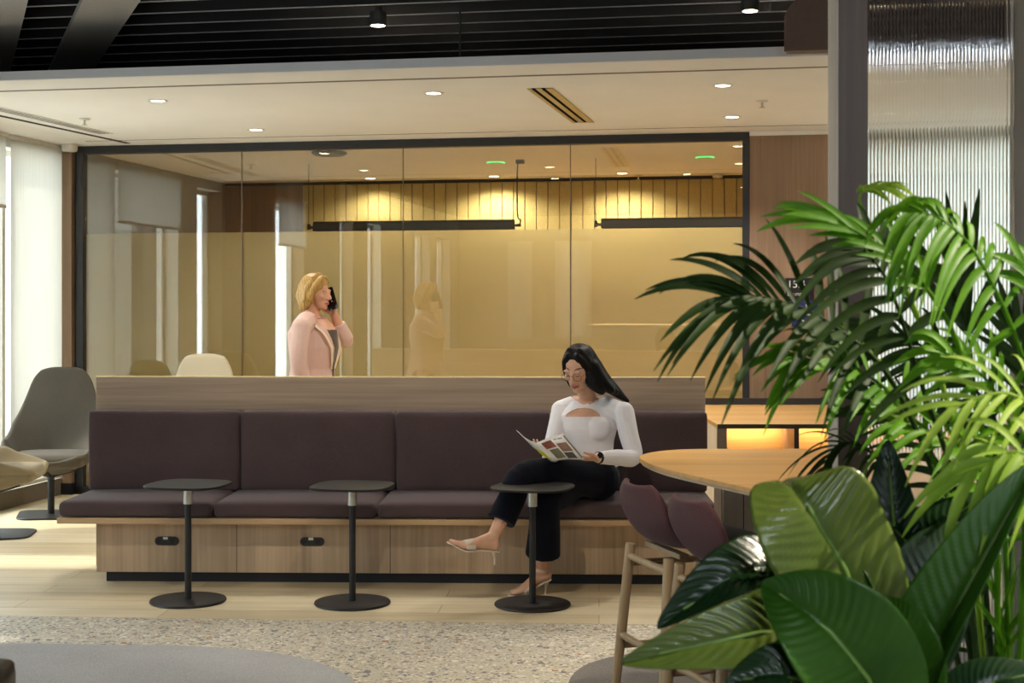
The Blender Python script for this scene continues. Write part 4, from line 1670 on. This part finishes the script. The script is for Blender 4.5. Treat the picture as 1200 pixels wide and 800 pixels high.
patch(cA, nA, .10, .42, .10, .42, M['pic_red'], 'picture')
patch(cA, nA, .14, .42, .48, .92, M['pic_olive'], 'picture')
patch(cA, nA, .48, .86, .30, .66, M['pic_brown'], 'picture')
patch(cA, nA, .46, .80, .70, .96, M['pic_dark'], 'picture')
patch(cA, nA, .50, .62, .10, .15, M['ink'], 'print_line')
patch(cA, nA, .66, .84, .10, .16, M['ink'], 'print_line')
patch(cA, nA, .93, .985, .06, .95, M['pic_olive'], 'print_line')
patch(cB, -nB, .05, .60, .55, .96, M['pic_yellow'], 'picture')
patch(cB, nB, .05, .60, .55, .96, M['pic_yellow'], 'picture')

# ---- walking person with a phone
Q = MB()
WY = 9.3
HM2 = frame(at(371.5, 342, WY), (.95, -.30, -.10), (.04, 0, 1))
head(Q, HM2, .96)
a_ = lambda px, py, dy=0.0: at(px, py, WY + dy)
nb2 = a_(366, 374)
Q.tube([HM2 @ Vector((0, -.025, -.05)), HM2 @ Vector((0, -.02, -.1)), nb2, nb2 - Vector((0, 0, .04))], [.05, .047, .052, .07], seg=18)
TF2 = frame((nb2.x + .0, WY, 0), (.985, -.17, 0))


def torso2(mb, g, low=.80):
    L = Local(mb, TF2)
    L.tube([(.165, -.015, 1.355), (.08, -.015, 1.385), (0, -.015, 1.39), (-.08, -.015, 1.385), (-.165, -.015, 1.355)], [.05 + g, .052 + g, .055 + g, .052 + g, .05 + g], seg=16, cap='round')
    pts = [(0, 0, 1.41), (0, .005, 1.32), (0, .012, 1.22), (0, 0, 1.08), (0, .0, .98), (0, -.01, .88), (0, -.01, low)]
    L.tube(pts, [(.09 + g, .055 + g), (.155 + g, .095 + g), (.155 + g, .108 + g), (.128 + g, .095 + g), (.145 + g, .108 + g), (.165 + g, .12 + g), (.165 + g, .12 + g)], seg=26, up=(0, 1, 0))
    if g == 0:
        for sx in (-1, 1):
            L.ell((sx * .05, .028, 1.225), (.066, .048, .066))


torso2(Q, 0)
r2, l2 = TF2 @ Vector((.175, -.015, 1.35)), TF2 @ Vector((-.175, -.015, 1.35))
re2, rw2 = a_(350, 424, -.22), a_(360, 462, -.20)
le2, lw2 = a_(405, 399, .16), a_(391, 368, .085)
Q.tube(cat([r2, re2, rw2], 13), lerp_list([.05, .042, .028], 13), seg=14, cap='round')
Q.tube(cat([l2, l2.lerp(le2, .5), le2, le2.lerp(lw2, .5), lw2], 13), lerp_list([.05, .046, .042, .036, .027], 13), seg=14, cap='round')
hand(Q, rw2, (.12, 0, -1), (0, 1, 0), (1, 0, 0), curl=.3, s=.92)
hand(Q, lw2, (-.30, -.05, 1), (-.25, -.95, 0), (-1, 0, .1), curl=.55, s=.92)
hl = [TF2 @ Vector((sx * .085, 0, .88)) for sx in (-1, 1)]
kn = [TF2 @ Vector((-.085, .10, .49)), TF2 @ Vector((.085, -.02, .49))]
an = [TF2 @ Vector((-.08, .20, .10)), TF2 @ Vector((.08, -.26, .12))]
for h_, k_, n_ in zip(hl, kn, an):
    Q.tube([h_, k_, n_], [.085, .052, .032], seg=16, cap='round')
fd = TF2.to_3x3() @ Vector((0, 1, 0))
for n_ in an:
    z0 = n_.z
    hp = Vector((n_.x, n_.y, 0)) - fd * .03 + Vector((0, 0, z0 - .08))
    foot(Q, n_, hp, hp + fd * .15 + Vector((0, 0, -(z0 - .09))), hp + fd * .20 + Vector((0, 0, -(z0 - .09))), (0, 0, 1))
me = remeshed(Q, .0048, 5)
walker = link_mesh('person', me, M['skin_b'])
tag(walker, 'walking person in a pink blazer with blond hair talking on a phone before the glass', 'person')
face_marks(walker, HM2, .96, M['lips_b'], M['hair_blond'], False)
B = MB()
torso2(B, .014, .74)
rc, lc = re2.lerp(rw2, .85), le2.lerp(lw2, .62)
B.tube(cat([r2, re2, rc], 13), lerp_list([.064, .056, .045], 13), seg=14, cap='flat')
B.tube(cat([l2, l2.lerp(le2, .5), le2, lc], 13), lerp_list([.064, .058, .056, .047], 13), seg=14, cap='flat')
B.ell(r2, .066).ell(l2, .066)
me = remeshed(B, .0055, 5)
bm = bmesh.new()
bm.from_mesh(me)
i2 = TF2.inverted()
kill = []
for f in bm.faces:
    q = i2 @ f.calc_center_median()
    w_ = .02 + max(0, q.z - 1.12) * .22
    if q.y > .02 and abs(q.x) < w_ and q.z < 1.42 and q.z > .9 and f.normal.dot(fd) > .2:
        kill.append(f)
    elif Vector((q.x, q.y + .01)).length < .075 and q.z > 1.40:
        kill.append(f)
bmesh.ops.delete(bm, geom=kill, context='FACES')
bm.to_mesh(me)
bm.free()
bz = link_mesh('blazer', me, M['pink'], walker)
bz.modifiers.new('Solid', 'SOLIDIFY').thickness = .004
for sx in (-1, 1):
    pts = []
    bv = BVHTree.FromPolygons([v.co for v in bz.data.vertices], [p.vertices for p in bz.data.polygons])
    for k in range(12):
        z = 1.385 - k * .028
        xx = sx * (.10 - .075 * k / 11)
        o_ = TF2 @ Vector((xx, .4, z))
        hit = bv.ray_cast(o_, -fd)
        if hit[0] is not None:
            pts.append(hit[0] + fd * .004)
    if len(pts) > 3:
        MB().tube(pts, [(.012 + .014 * math.sin(PI * k / (len(pts) - 1)), .004) for k in range(len(pts))], seg=10, up=fd).build('lapel', M['lapel'], bz)
S = MB()
torso2(S, .005, .86)
me = remeshed(S, .007, 4)
bm = bmesh.new()
bm.from_mesh(me)
kill = [f for f in bm.faces if (i2 @ f.calc_center_median()).z > 1.33 or (i2 @ f.calc_center_median()).y < .0]
bmesh.ops.delete(bm, geom=kill, context='FACES')
bm.to_mesh(me)
bm.free()
link_mesh('blouse', me, M['shirt_grey'], walker)
P = MB()
P.ell(TF2 @ Vector((0, -.015, .86)), (.165, .125, .13), TF2.to_3x3())
for h_, k_, n_ in zip(hl, kn, an):
    P.tube([h_, k_, k_.lerp(n_, .85)], [.098, .08, .085], seg=18)
me = remeshed(P, .008, 4)
link_mesh('trousers', me, M['navy'], walker)
for n_ in an:
    z0 = n_.z
    hp = Vector((n_.x, n_.y, 0)) - fd * .03 + Vector((0, 0, z0 - .08))
    L_ = MB().tube([hp - fd * .01, hp + fd * .07, hp + fd * .15 - Vector((0, 0, (z0 - .09) * .9)), hp + fd * .215 - Vector((0, 0, (z0 - .1)))], [(.036, .03), (.04, .036), (.046, .03), (.03, .018)], seg=16, cap='round')
    me = remeshed(L_, .006, 3)
    link_mesh('shoe', me, M['watch'], walker)
Hh = MB()
L = Local(Hh, HM2, .96)
L.ell((0, -.030, .036), (.086, .099, .092), 24)
L.ell((0, -.05, -.04), (.078, .075, .085), 20)
for sx in (-1, 1):
    L.tube([(sx * .02, .040, .102), (sx * .050, .036, .078), (sx * .072, .018, .045), (sx * .086, .0, -.01), (sx * .082, -.018, -.07), (sx * .07, -.03, -.115)], [.018, .022, .022, .024, .024, .014], seg=12, cap='round')
    L.tube([(sx * .01, .0, .118), (sx * .06, -.01, .09), (sx * .088, -.03, .02), (sx * .085, -.04, -.06), (sx * .07, -.045, -.118)], [.018, .022, .024, .028, .016], seg=12, cap='round')
L.tube([(0, -.10, .03), (0, -.11, -.04), (0, -.095, -.115)], [.04, .045, .025], seg=14, cap='round')
me = remeshed(Hh, .006, 5)
link_mesh('hair', me, M['hair_blond'], walker)
ph = thing('phone', 'black mobile phone held to the ear of the walking person', 'phone', a_(387.5, 350, .045), 0)
ph.rotation_euler = (0.0, math.radians(-18), math.radians(-20))
MB().prism([(x_, y_) for x_, y_ in rrect(.072, .15, .012)], -.004, .004, Matrix(((1, 0, 0, 0), (0, 0, 1, 0), (0, 1, 0, 0), (0, 0, 0, 1)))).build('body', M['phone'], ph, bevel=.002)
MB().prism([(x_, y_) for x_, y_ in rrect(.066, .143, .01)], .0041, .0046, Matrix(((1, 0, 0, 0), (0, 0, 1, 0), (0, 1, 0, 0), (0, 0, 0, 1)))).build('screen', M['leather'], ph, flat=True)
# ------------------------------------------------------------------ plants
rp = random.Random(5)


def frond(pts, n, L, droop, wid, seed, a0=62, a1=16, start=.30, upv=None, lift=.25, sides=(-1, 1), tipcut=2.5):
    r_ = random.Random(seed)
    P = cat([at(*p) for p in pts], 60)
    mb = MB()
    mb.tube(P, [.0065 - .005 * i / 59 for i in range(60)], 8)
    g = Vector((0, 0, -1))
    for side in sides:
        for i in range(n):
            s = start + (1 - start) * ((i + .3 * r_.random()) / n) ** .92
            k = min(58.0, s * 59)
            j = int(k)
            p = P[j].lerp(P[j + 1], k - j)
            t = (P[min(j + 2, 59)] - P[max(j - 1, 0)]).normalized()
            up = Vector(upv) if upv else Vector((0, -.35, 1))
            sv = t.cross(up)
            sv = sv.normalized() if sv.length > 1e-4 else t.orthogonal().normalized()
            nv = sv.cross(t).normalized()
            q = (s - start) / (1 - start)
            ang = math.radians(a0 + (a1 - a0) * q ** 1.1 + r_.uniform(-7, 7))
            ll = L * (.62 + .9 * q * (1 - q) * 1.7 + .05 * (1 - q)) * r_.uniform(.86, 1.08)
            if q > .9:
                ll *= 1 - (q - .9) * tipcut
            d = (t * math.cos(ang) + sv * side * math.sin(ang) + nv * (lift + r_.uniform(-.12, .12))).normalized()
            m = 9
            dr = droop * r_.uniform(.6, 1.4)
            line = []
            for c in range(m + 1):
                u = c / m
                line.append(p + d * ll * u + g * dr * ll * u ** 2.2)
            w0 = wid * r_.uniform(.85, 1.15)
            vs, fs = [], []
            for c in range(m + 1):
                u = c / m
                w = w0 * (math.sin(PI * min(1, .10 + .9 * u ** .75)) ** .8) * (1 if u < .97 else .25) + .0006
                tt = (line[min(c + 1, m)] - line[max(c - 1, 0)]).normalized()
                b = tt.cross(nv)
                b = b.normalized() if b.length > 1e-4 else sv
                nn = b.cross(tt).normalized()
                vs += [line[c] - b * w + nn * w * .45, line[c], line[c] + b * w + nn * w * .45]
            for c in range(m):
                o = c * 3
                fs += [(o, o + 1, o + 4, o + 3), (o + 1, o + 2, o + 5, o + 4)]
            mb.add(vs, fs)
    return mb


palm = thing('areca_palm', 'tall areca palm with arching feathery fronds in front of the reeded screen', 'plant', (.86, 2.55, .60))
PB = Vector((.86, 2.55, .60))


def addfrond(pts, n, L, droop, wid, mat, seed, **kw):
    mb = frond(pts, n, L, droop, wid, seed, **kw)
    mb.V = [tuple(Vector(v) - PB) for v in mb.V]
    return mb.build('frond', M[mat], palm, angle=70)


base = lambda dx=0, dy=0: (1158 + dx, 893, 2.55 + dy)
FR = [
    ([base(-6), (1118, 640, 2.5), (1050, 455, 2.45), (968, 376, 2.42), (900, 350, 2.4), (852, 350, 2.39)], 15, .235, .42, .0085, 'palm_dark', 1, dict(start=.45, lift=.30, upv=(0, -.8, .7), a0=70, a1=10, tipcut=.6)),
    ([base(10), (1165, 600, 2.42), (1128, 420, 2.33), (1075, 325, 2.28), (1005, 272, 2.26), (950, 252, 2.25)], 8, .13, .2, .007, 'palm_mid', 2, dict(start=.55, lift=.02, upv=(.1, -.9, .5), a0=24, a1=4)),
    ([base(14, .1), (1150, 620, 2.68), (1140, 430, 2.72), (1124, 350, 2.78)], 5, .30, .04, .010, 'palm_dark', 3, dict(start=.78, lift=.02, a0=26, a1=4, upv=(0, -1, .2), tipcut=0)),
    ([base(26), (1215, 640, 2.4), (1205, 450, 2.3), (1155, 318, 2.24), (1105, 258, 2.2), (1058, 250, 2.19)], 15, .125, .75, .0075, 'palm_mid', 4, dict(start=.48, lift=.0, upv=(.1, -.8, .6), a0=75, a1=35)),
    ([base(-12, .15), (1095, 660, 2.75), (1035, 545, 2.8), (985, 520, 2.8), (955, 570, 2.8)], 14, .13, .55, .004, 'palm_dark', 5, dict(start=.5, lift=.1)),
    ([base(-4), (1120, 620, 2.5), (1060, 480, 2.47), (985, 425, 2.43), (925, 425, 2.4)], 15, .15, .45, .007, 'palm_mid', 6, dict(start=.42, lift=.15, upv=(0, -.7, .7))),
    ([base(40, -.2), (1245, 640, 2.25), (1240, 520, 2.2), (1185, 462, 2.15), (1110, 478, 2.12)], 9, .16, .55, .0052, 'palm_light', 7, dict(start=.42, lift=.12, upv=(0, -.8, .6))),
    ([base(44, -.25), (1262, 700, 2.15), (1252, 590, 2.1), (1195, 530, 2.06), (1130, 560, 2.05)], 7, .14, .75, .0075, 'palm_light', 8, dict(start=.5, lift=.1, upv=(0, -.8, .6))),
    ([base(34), (1240, 640, 2.5), (1255, 480, 2.4), (1240, 380, 2.32), (1190, 300, 2.3)], 10, .15, .35, .008, 'palm_mid', 9, dict(start=.45, lift=.05, upv=(.2, -.8, .5), a0=50)),
    ([base(4, .05), (1130, 560, 2.5), (1075, 370, 2.46), (1022, 268, 2.42), (1008, 228, 2.42), (1040, 218, 2.42)], 8, .07, .5, .005, 'palm_light', 10, dict(start=.82, lift=.1)),
    ([base(0, .2), (1140, 660, 2.85), (1085, 520, 2.9), (1000, 462, 2.9)], 15, .17, .30, .007, 'palm_dark', 11, dict(start=.35, lift=.2, upv=(0, -.7, .7))),
    ([base(16, .25), (1185, 640, 2.85), (1165, 490, 2.9), (1080, 405, 2.92), (1010, 395, 2.92)], 15, .18, .35, .007, 'palm_dark', 12, dict(start=.35, lift=.1, upv=(0, -.8, .6))),
    ([base(36, .2), (1230, 640, 2.75), (1225, 490, 2.75), (1180, 370, 2.75)], 11, .18, .15, .008, 'palm_dark', 13, dict(start=.45, lift=.1, upv=(0, -1, .4), a0=45, a1=8)),
    ([base(30, -.1), (1200, 660, 2.45), (1195, 540, 2.4), (1160, 450, 2.35), (1095, 405, 2.33)], 13, .16, .45, .0075, 'palm_mid', 14, dict(start=.38, lift=.1, upv=(0, -.8, .6))),
    ([base(22, -.05), (1180, 690, 2.5), (1170, 590, 2.5), (1120, 520, 2.48), (1045, 495, 2.46)], 12, .15, .5, .0065, 'palm_mid', 15, dict(start=.35, lift=.15, upv=(0, -.7, .7))),
    ([base(10, .1), (1140, 780, 2.6), (1120, 700, 2.62), (1080, 650, 2.64)], 10, .11, .4, .0045, 'palm_dark', 16, dict(start=.3)),
    ([base(24, .0), (1178, 790, 2.5), (1172, 720, 2.5), (1150, 668, 2.5)], 10, .12, .2, .0045, 'palm_mid', 17, dict(start=.25, a0=30, a1=8)),
    ([base(48, -.1), (1240, 760, 2.4), (1250, 640, 2.35), (1215, 560, 2.32), (1150, 520, 2.3)], 9, .15, .5, .005, 'palm_light', 18, dict(start=.4, lift=.12)),
    ([base(-2, -.05), (1125, 600, 2.48), (1080, 450, 2.4), (1040, 330, 2.36), (1000, 282, 2.35)], 11, .17, .55, .009, 'palm_dark', 19, dict(start=.5, lift=.0, upv=(0, -.9, .5), a0=80, a1=30)),
]
for pts, n, L_, dr, wd, mt_, sd, kw in FR:
    addfrond(pts, n, L_, dr, wd, mt_, sd, **kw)
for k, (px0, px1, py1) in enumerate(((1150, 1172, 650), (1168, 1188, 640), (1180, 1196, 655), (1160, 1150, 690))):
    a, b = at(px0, 893, 2.55 + .05 * k), at(px1, py1, 2.52 + .05 * k)
    MB().tube([a - PB, a.lerp(b, .5) - PB + Vector((.01, 0, 0)), b - PB], [.008, .006, .003], 8).build('stem', M['stem'], palm)

lily = thing('peace_lily', 'broad-leaved dark green plant in the foreground below the palm', 'plant', (.58, 2.1, .60))
LBASE = Vector((.58, 2.1, .60))


def leaf(mid, W_, mat, hint=(-.2, -.85, .5), fold=.25, ripple=.0022, nv=24, wave=.06, cup=0.0, seed=0):
    P = cat([at(*p) for p in mid], 41)
    r_ = random.Random(seed)
    hint = Vector(hint).normalized()
    ph = r_.uniform(0, 6)

    def fn(u, v):
        k = min(v, .9999) * 40
        i = int(k)
        p = P[i].lerp(P[i + 1], k - i)
        t = (P[min(i + 2, 40)] - P[max(i - 1, 0)]).normalized()
        s = t.cross(hint).normalized()
        n = s.cross(t).normalized()
        q = max(0, (v - .10) / .90)
        w = W_ * (max(0, math.sin(PI * q ** .80)) ** .72) * (1 - .12 * q) + .002
        x = 2 * u - 1
        ax = abs(x)
        vein = math.cos((v * nv - ax * nv * .10 - ax * ax * nv * .03) * 2 * PI) * ripple * min(1, ax * 4) * min(1, w / W_ * 1.4) * (1 - ax ** 6)
        h = fold * ax * w - cup * ax * ax * w + vein + wave * w * ax ** 2 * math.sin(v * 7 + ph + (1.7 if x > 0 else 0))
        h -= .0035 * math.exp(-(ax * w / .006) ** 2)
        return p + s * x * w * math.cos(fold * .8) + n * h - LBASE
    o = MB().grid(fn, 28, 90).build('leaf', M[mat], lily, solid=.0012, angle=80)
    st = [P[i] - LBASE for i in range(0, 9)]
    MB().tube([(q) for q in [P[i] - LBASE for i in (0, 6, 14, 24, 36)]], [.0055, .005, .004, .003, .0012], 8).build('midrib', M['stem'], o)
    return o


LV = [
    ([(1045, 880, 2.14), (1010, 715, 2.08), (962, 618, 2.05), (932, 574, 2.07), (916, 562, 2.16)], .104, 'lily_warm', dict(fold=.10, seed=1, hint=(-.12, -.75, .65))),
    ([(1010, 880, 2.2), (930, 690, 2.18), (868, 672, 2.12), (770, 735, 2.1)], .062, 'lily_dark', dict(fold=.35, seed=2, hint=(.1, -.55, .8), ripple=.0022)),
    ([(1030, 880, 2.06), (955, 745, 2.0), (870, 745, 1.97), (728, 776, 1.96)], .060, 'lily_warm', dict(fold=.12, seed=3, hint=(0, -.85, .5))),
    ([(1050, 900, 1.98), (1020, 800, 1.93), (960, 728, 1.92), (893, 682, 1.96)], .088, 'lily_mid', dict(fold=.30, seed=4, hint=(-.25, -.8, .5))),
    ([(1060, 880, 2.3), (1056, 680, 2.34), (1046, 600, 2.36), (1040, 515, 2.40)], .052, 'lily_dark', dict(fold=.30, seed=5, hint=(-.4, -.8, .2), ripple=.0022)),
    ([(1060, 880, 2.28), (1065, 690, 2.3), (1100, 620, 2.32), (1160, 575, 2.36)], .062, 'lily_dark', dict(fold=.2, seed=6, hint=(-.3, -.5, .8))),
    ([(1050, 880, 2.2), (1062, 760, 2.2), (1095, 670, 2.22), (1128, 612, 2.26)], .078, 'lily_dark', dict(fold=.2, seed=7, hint=(-.2, -.9, .3), ripple=.0022)),
    ([(1075, 900, 2.02), (1092, 770, 1.98), (1150, 660, 1.98), (1215, 540, 2.0)], .064, 'lily_mid', dict(fold=.75, seed=8, hint=(-.75, -.6, .2))),
    ([(1030, 900, 1.95), (985, 830, 1.92), (920, 790, 1.9), (850, 800, 1.9)], .055, 'lily_dark', dict(fold=.25, seed=9, hint=(0, -.7, .7))),
    ([(1055, 890, 2.0), (1045, 790, 1.97), (1030, 730, 1.97), (1012, 668, 1.98)], .016, 'lily_mid', dict(fold=1.1, seed=10)),
    ([(1060, 900, 2.0), (1065, 800, 1.97), (1052, 740, 1.96), (1030, 700, 2.0)], .055, 'lily_mid', dict(fold=.3, seed=11, hint=(-.3, -.9, .2))),
    ([(1020, 900, 2.1), (965, 740, 2.1), (935, 690, 2.1), (905, 640, 2.14)], .06, 'lily_dark', dict(fold=.3, seed=12, hint=(-.3, -.8, .4))),
    ([(1090, 900, 1.95), (1120, 840, 1.93), (1160, 800, 1.93), (1230, 785, 1.95)], .045, 'lily_dark', dict(fold=.3, seed=13, hint=(0, -.5, .9))),
    ([(1055, 890, 2.25), (1040, 740, 2.27), (1010, 650, 2.3), (965, 575, 2.34)], .085, 'lily_dark', dict(fold=.25, seed=14, hint=(-.2, -.85, .5))),
]
for mid, w_, mt_, kw in LV:
    leaf(mid, w_, mt_, **kw)

tr = thing('planter', 'low planter box under the foreground plants', 'planter', (.95, 2.38, 0))
MB().box(-.75, .75, -.55, -.52, 0, .62).box(-.75, .75, .52, .55, 0, .62).box(-.75, -.72, -.52, .52, 0, .62).box(.72, .75, -.52, .52, 0, .62).box(-.72, .72, -.52, .52, 0, .03).build('box', M['oak_screen'], tr, bevel=.003)
MB().grid(lambda u, v: ((u - .5) * 1.43, (v - .5) * 1.03, .598 + .012 * noise.noise(Vector((u * 9, v * 9, 0)))), 30, 24).build('soil', M['soil'], tr)

# ------------------------------------------------------------------ light
def area(name, loc, d, sx, sy, e, col):
    l = bpy.data.lights.new(name, 'AREA')
    l.shape = 'RECTANGLE'
    l.size, l.size_y = sx, sy
    l.energy = e
    l.color = col
    o = bpy.data.objects.new(name, l)
    COL.objects.link(o)
    o.location = loc
    o.rotation_euler = Vector(d).to_track_quat('-Z', 'Y').to_euler()
    return o


wd = bpy.data.worlds.new('world')
sc.world = wd
wd.use_nodes = True
bg = wd.node_tree.nodes['Background']
bg.inputs['Color'].default_value = (.80, .90, 1.0, 1)
bg.inputs['Strength'].default_value = 1.9
ux, uy = WM.to_3x3() @ Vector((1, 0, 0)), WM.to_3x3() @ Vector((0, 1, 0))
area('daylight', wp(FX - 1.0, -4.5, 1.6), ux, 10, 2.6, 380, (.76, .90, 1))
area('daylight', wp(7.7, .8, 1.5), -uy, 3.4, 2.4, 170, (.72, .88, 1))
for x, y, lab in ((1.6, -1.4, 'added linear fill luminaire nearest behind the viewpoint'), (1.4, -5.4, 'added linear fill luminaire far behind on the right'), (-2.6, -5.2, 'added linear fill luminaire far behind on the left')):  # unseen luminaires added behind the camera as frontal fill
    t = thing('fill_luminaire', lab, 'light', (x, y, 3.0), WA, 'added fill luminaires under the slats')
    MB().box(-1.3, 1.3, -.16, .16, .005, .0998).build('housing', M['black'], t, bevel=.003)
    o = area('fill_light', (x, y, 3.0), (0, 0, -1), 2.5, .3, 140 if x < 0 else 150 if y > -3 else 50, (.84, .91, 1))
    o.rotation_euler = (math.radians(18), 0, WA)
sun = bpy.data.lights.new('sun', 'SUN')
sun.energy = 3
sun.color = (1, .95, .86)
sun.angle = math.radians(2)
so = bpy.data.objects.new('sun', sun)
COL.objects.link(so)
so.rotation_euler = (ux * .75 + uy * .12 + Vector((0, 0, -.75))).to_track_quat('-Z', 'Y').to_euler()
# unseen lamps added above the frame to light table, counter, carpet, reader and planter
for x, y, z, pw, lab, tgt, ang in ((1.25, 5.0, 3.0, 75, 'unseen black cylinder downlight added over the high table', None, 70), (2.0, 7.6, 3.0, 60, 'unseen black cylinder downlight added before the low counter', None, 70),
                                   (-1.7, 4.7, 3.0, 55, 'unseen black cylinder fill lamp added over the grey carpet', Vector((-1.6, 6.6, .2)), 80), (-.1, 4.7, 3.0, 65, 'unseen black cylinder fill lamp added before the seated person', Vector((.1, 7.0, .5)), 75),
                                   (.15, 2.7, 3.0, 80, 'unseen black cylinder fill lamp added in front of the planter', Vector((.9, 5.2, .6)), 30), (2.75, 2.35, 3.0, 560, 'unseen black spotlight added for sun-like patches on the plants', Vector((.62, 2.08, 1.15)), 26)):
    t = thing('surface_downlight', lab, 'light', (x, y, z), 0, 'black cylinder downlights under the slats')
    MB().lathe([(.05, 0), (.055, 0), (.055, .09), (.05, .09)], 28).build('housing', M['black'], t)
    MB().lathe([(.001, -.001), (.045, -.001), (.045, .002), (.001, .002)], 28).build('lens', M['lamp'], t)
    p = Vector((x, y, z - .03))
    spotlight(p, pw, (1, .88, .70), ang, .5, (tgt - p) if tgt else Vector((0, 0, -1)), .02)

# ------------------------------------------------------------------ camera and colour
cam = bpy.data.cameras.new('camera')
cam.sensor_width = 36
cam.lens = F * 36 / 1200
cam.shift_y = -40 / 1200
cam.dof.use_dof = True
cam.dof.focus_distance = 7.6
cam.dof.aperture_fstop = 9
co = bpy.data.objects.new('camera', cam)
COL.objects.link(co)
co.location = (0, 0, H)
co.rotation_euler = (PI / 2, 0, 0)
sc.camera = co
vs = sc.view_settings
vs.view_transform = 'Standard'
vs.look = 'None'
vs.exposure = .5
vs.gamma = 1
vs.use_curve_mapping = False
cy = sc.cycles
cy.use_denoising = True
cy.max_bounces = 10
cy.diffuse_bounces = 5
cy.glossy_bounces = 4
cy.transmission_bounces = 8
cy.transparent_max_bounces = 24
cy.caustics_reflective = False
cy.caustics_refractive = False
cy.sample_clamp_indirect = 6
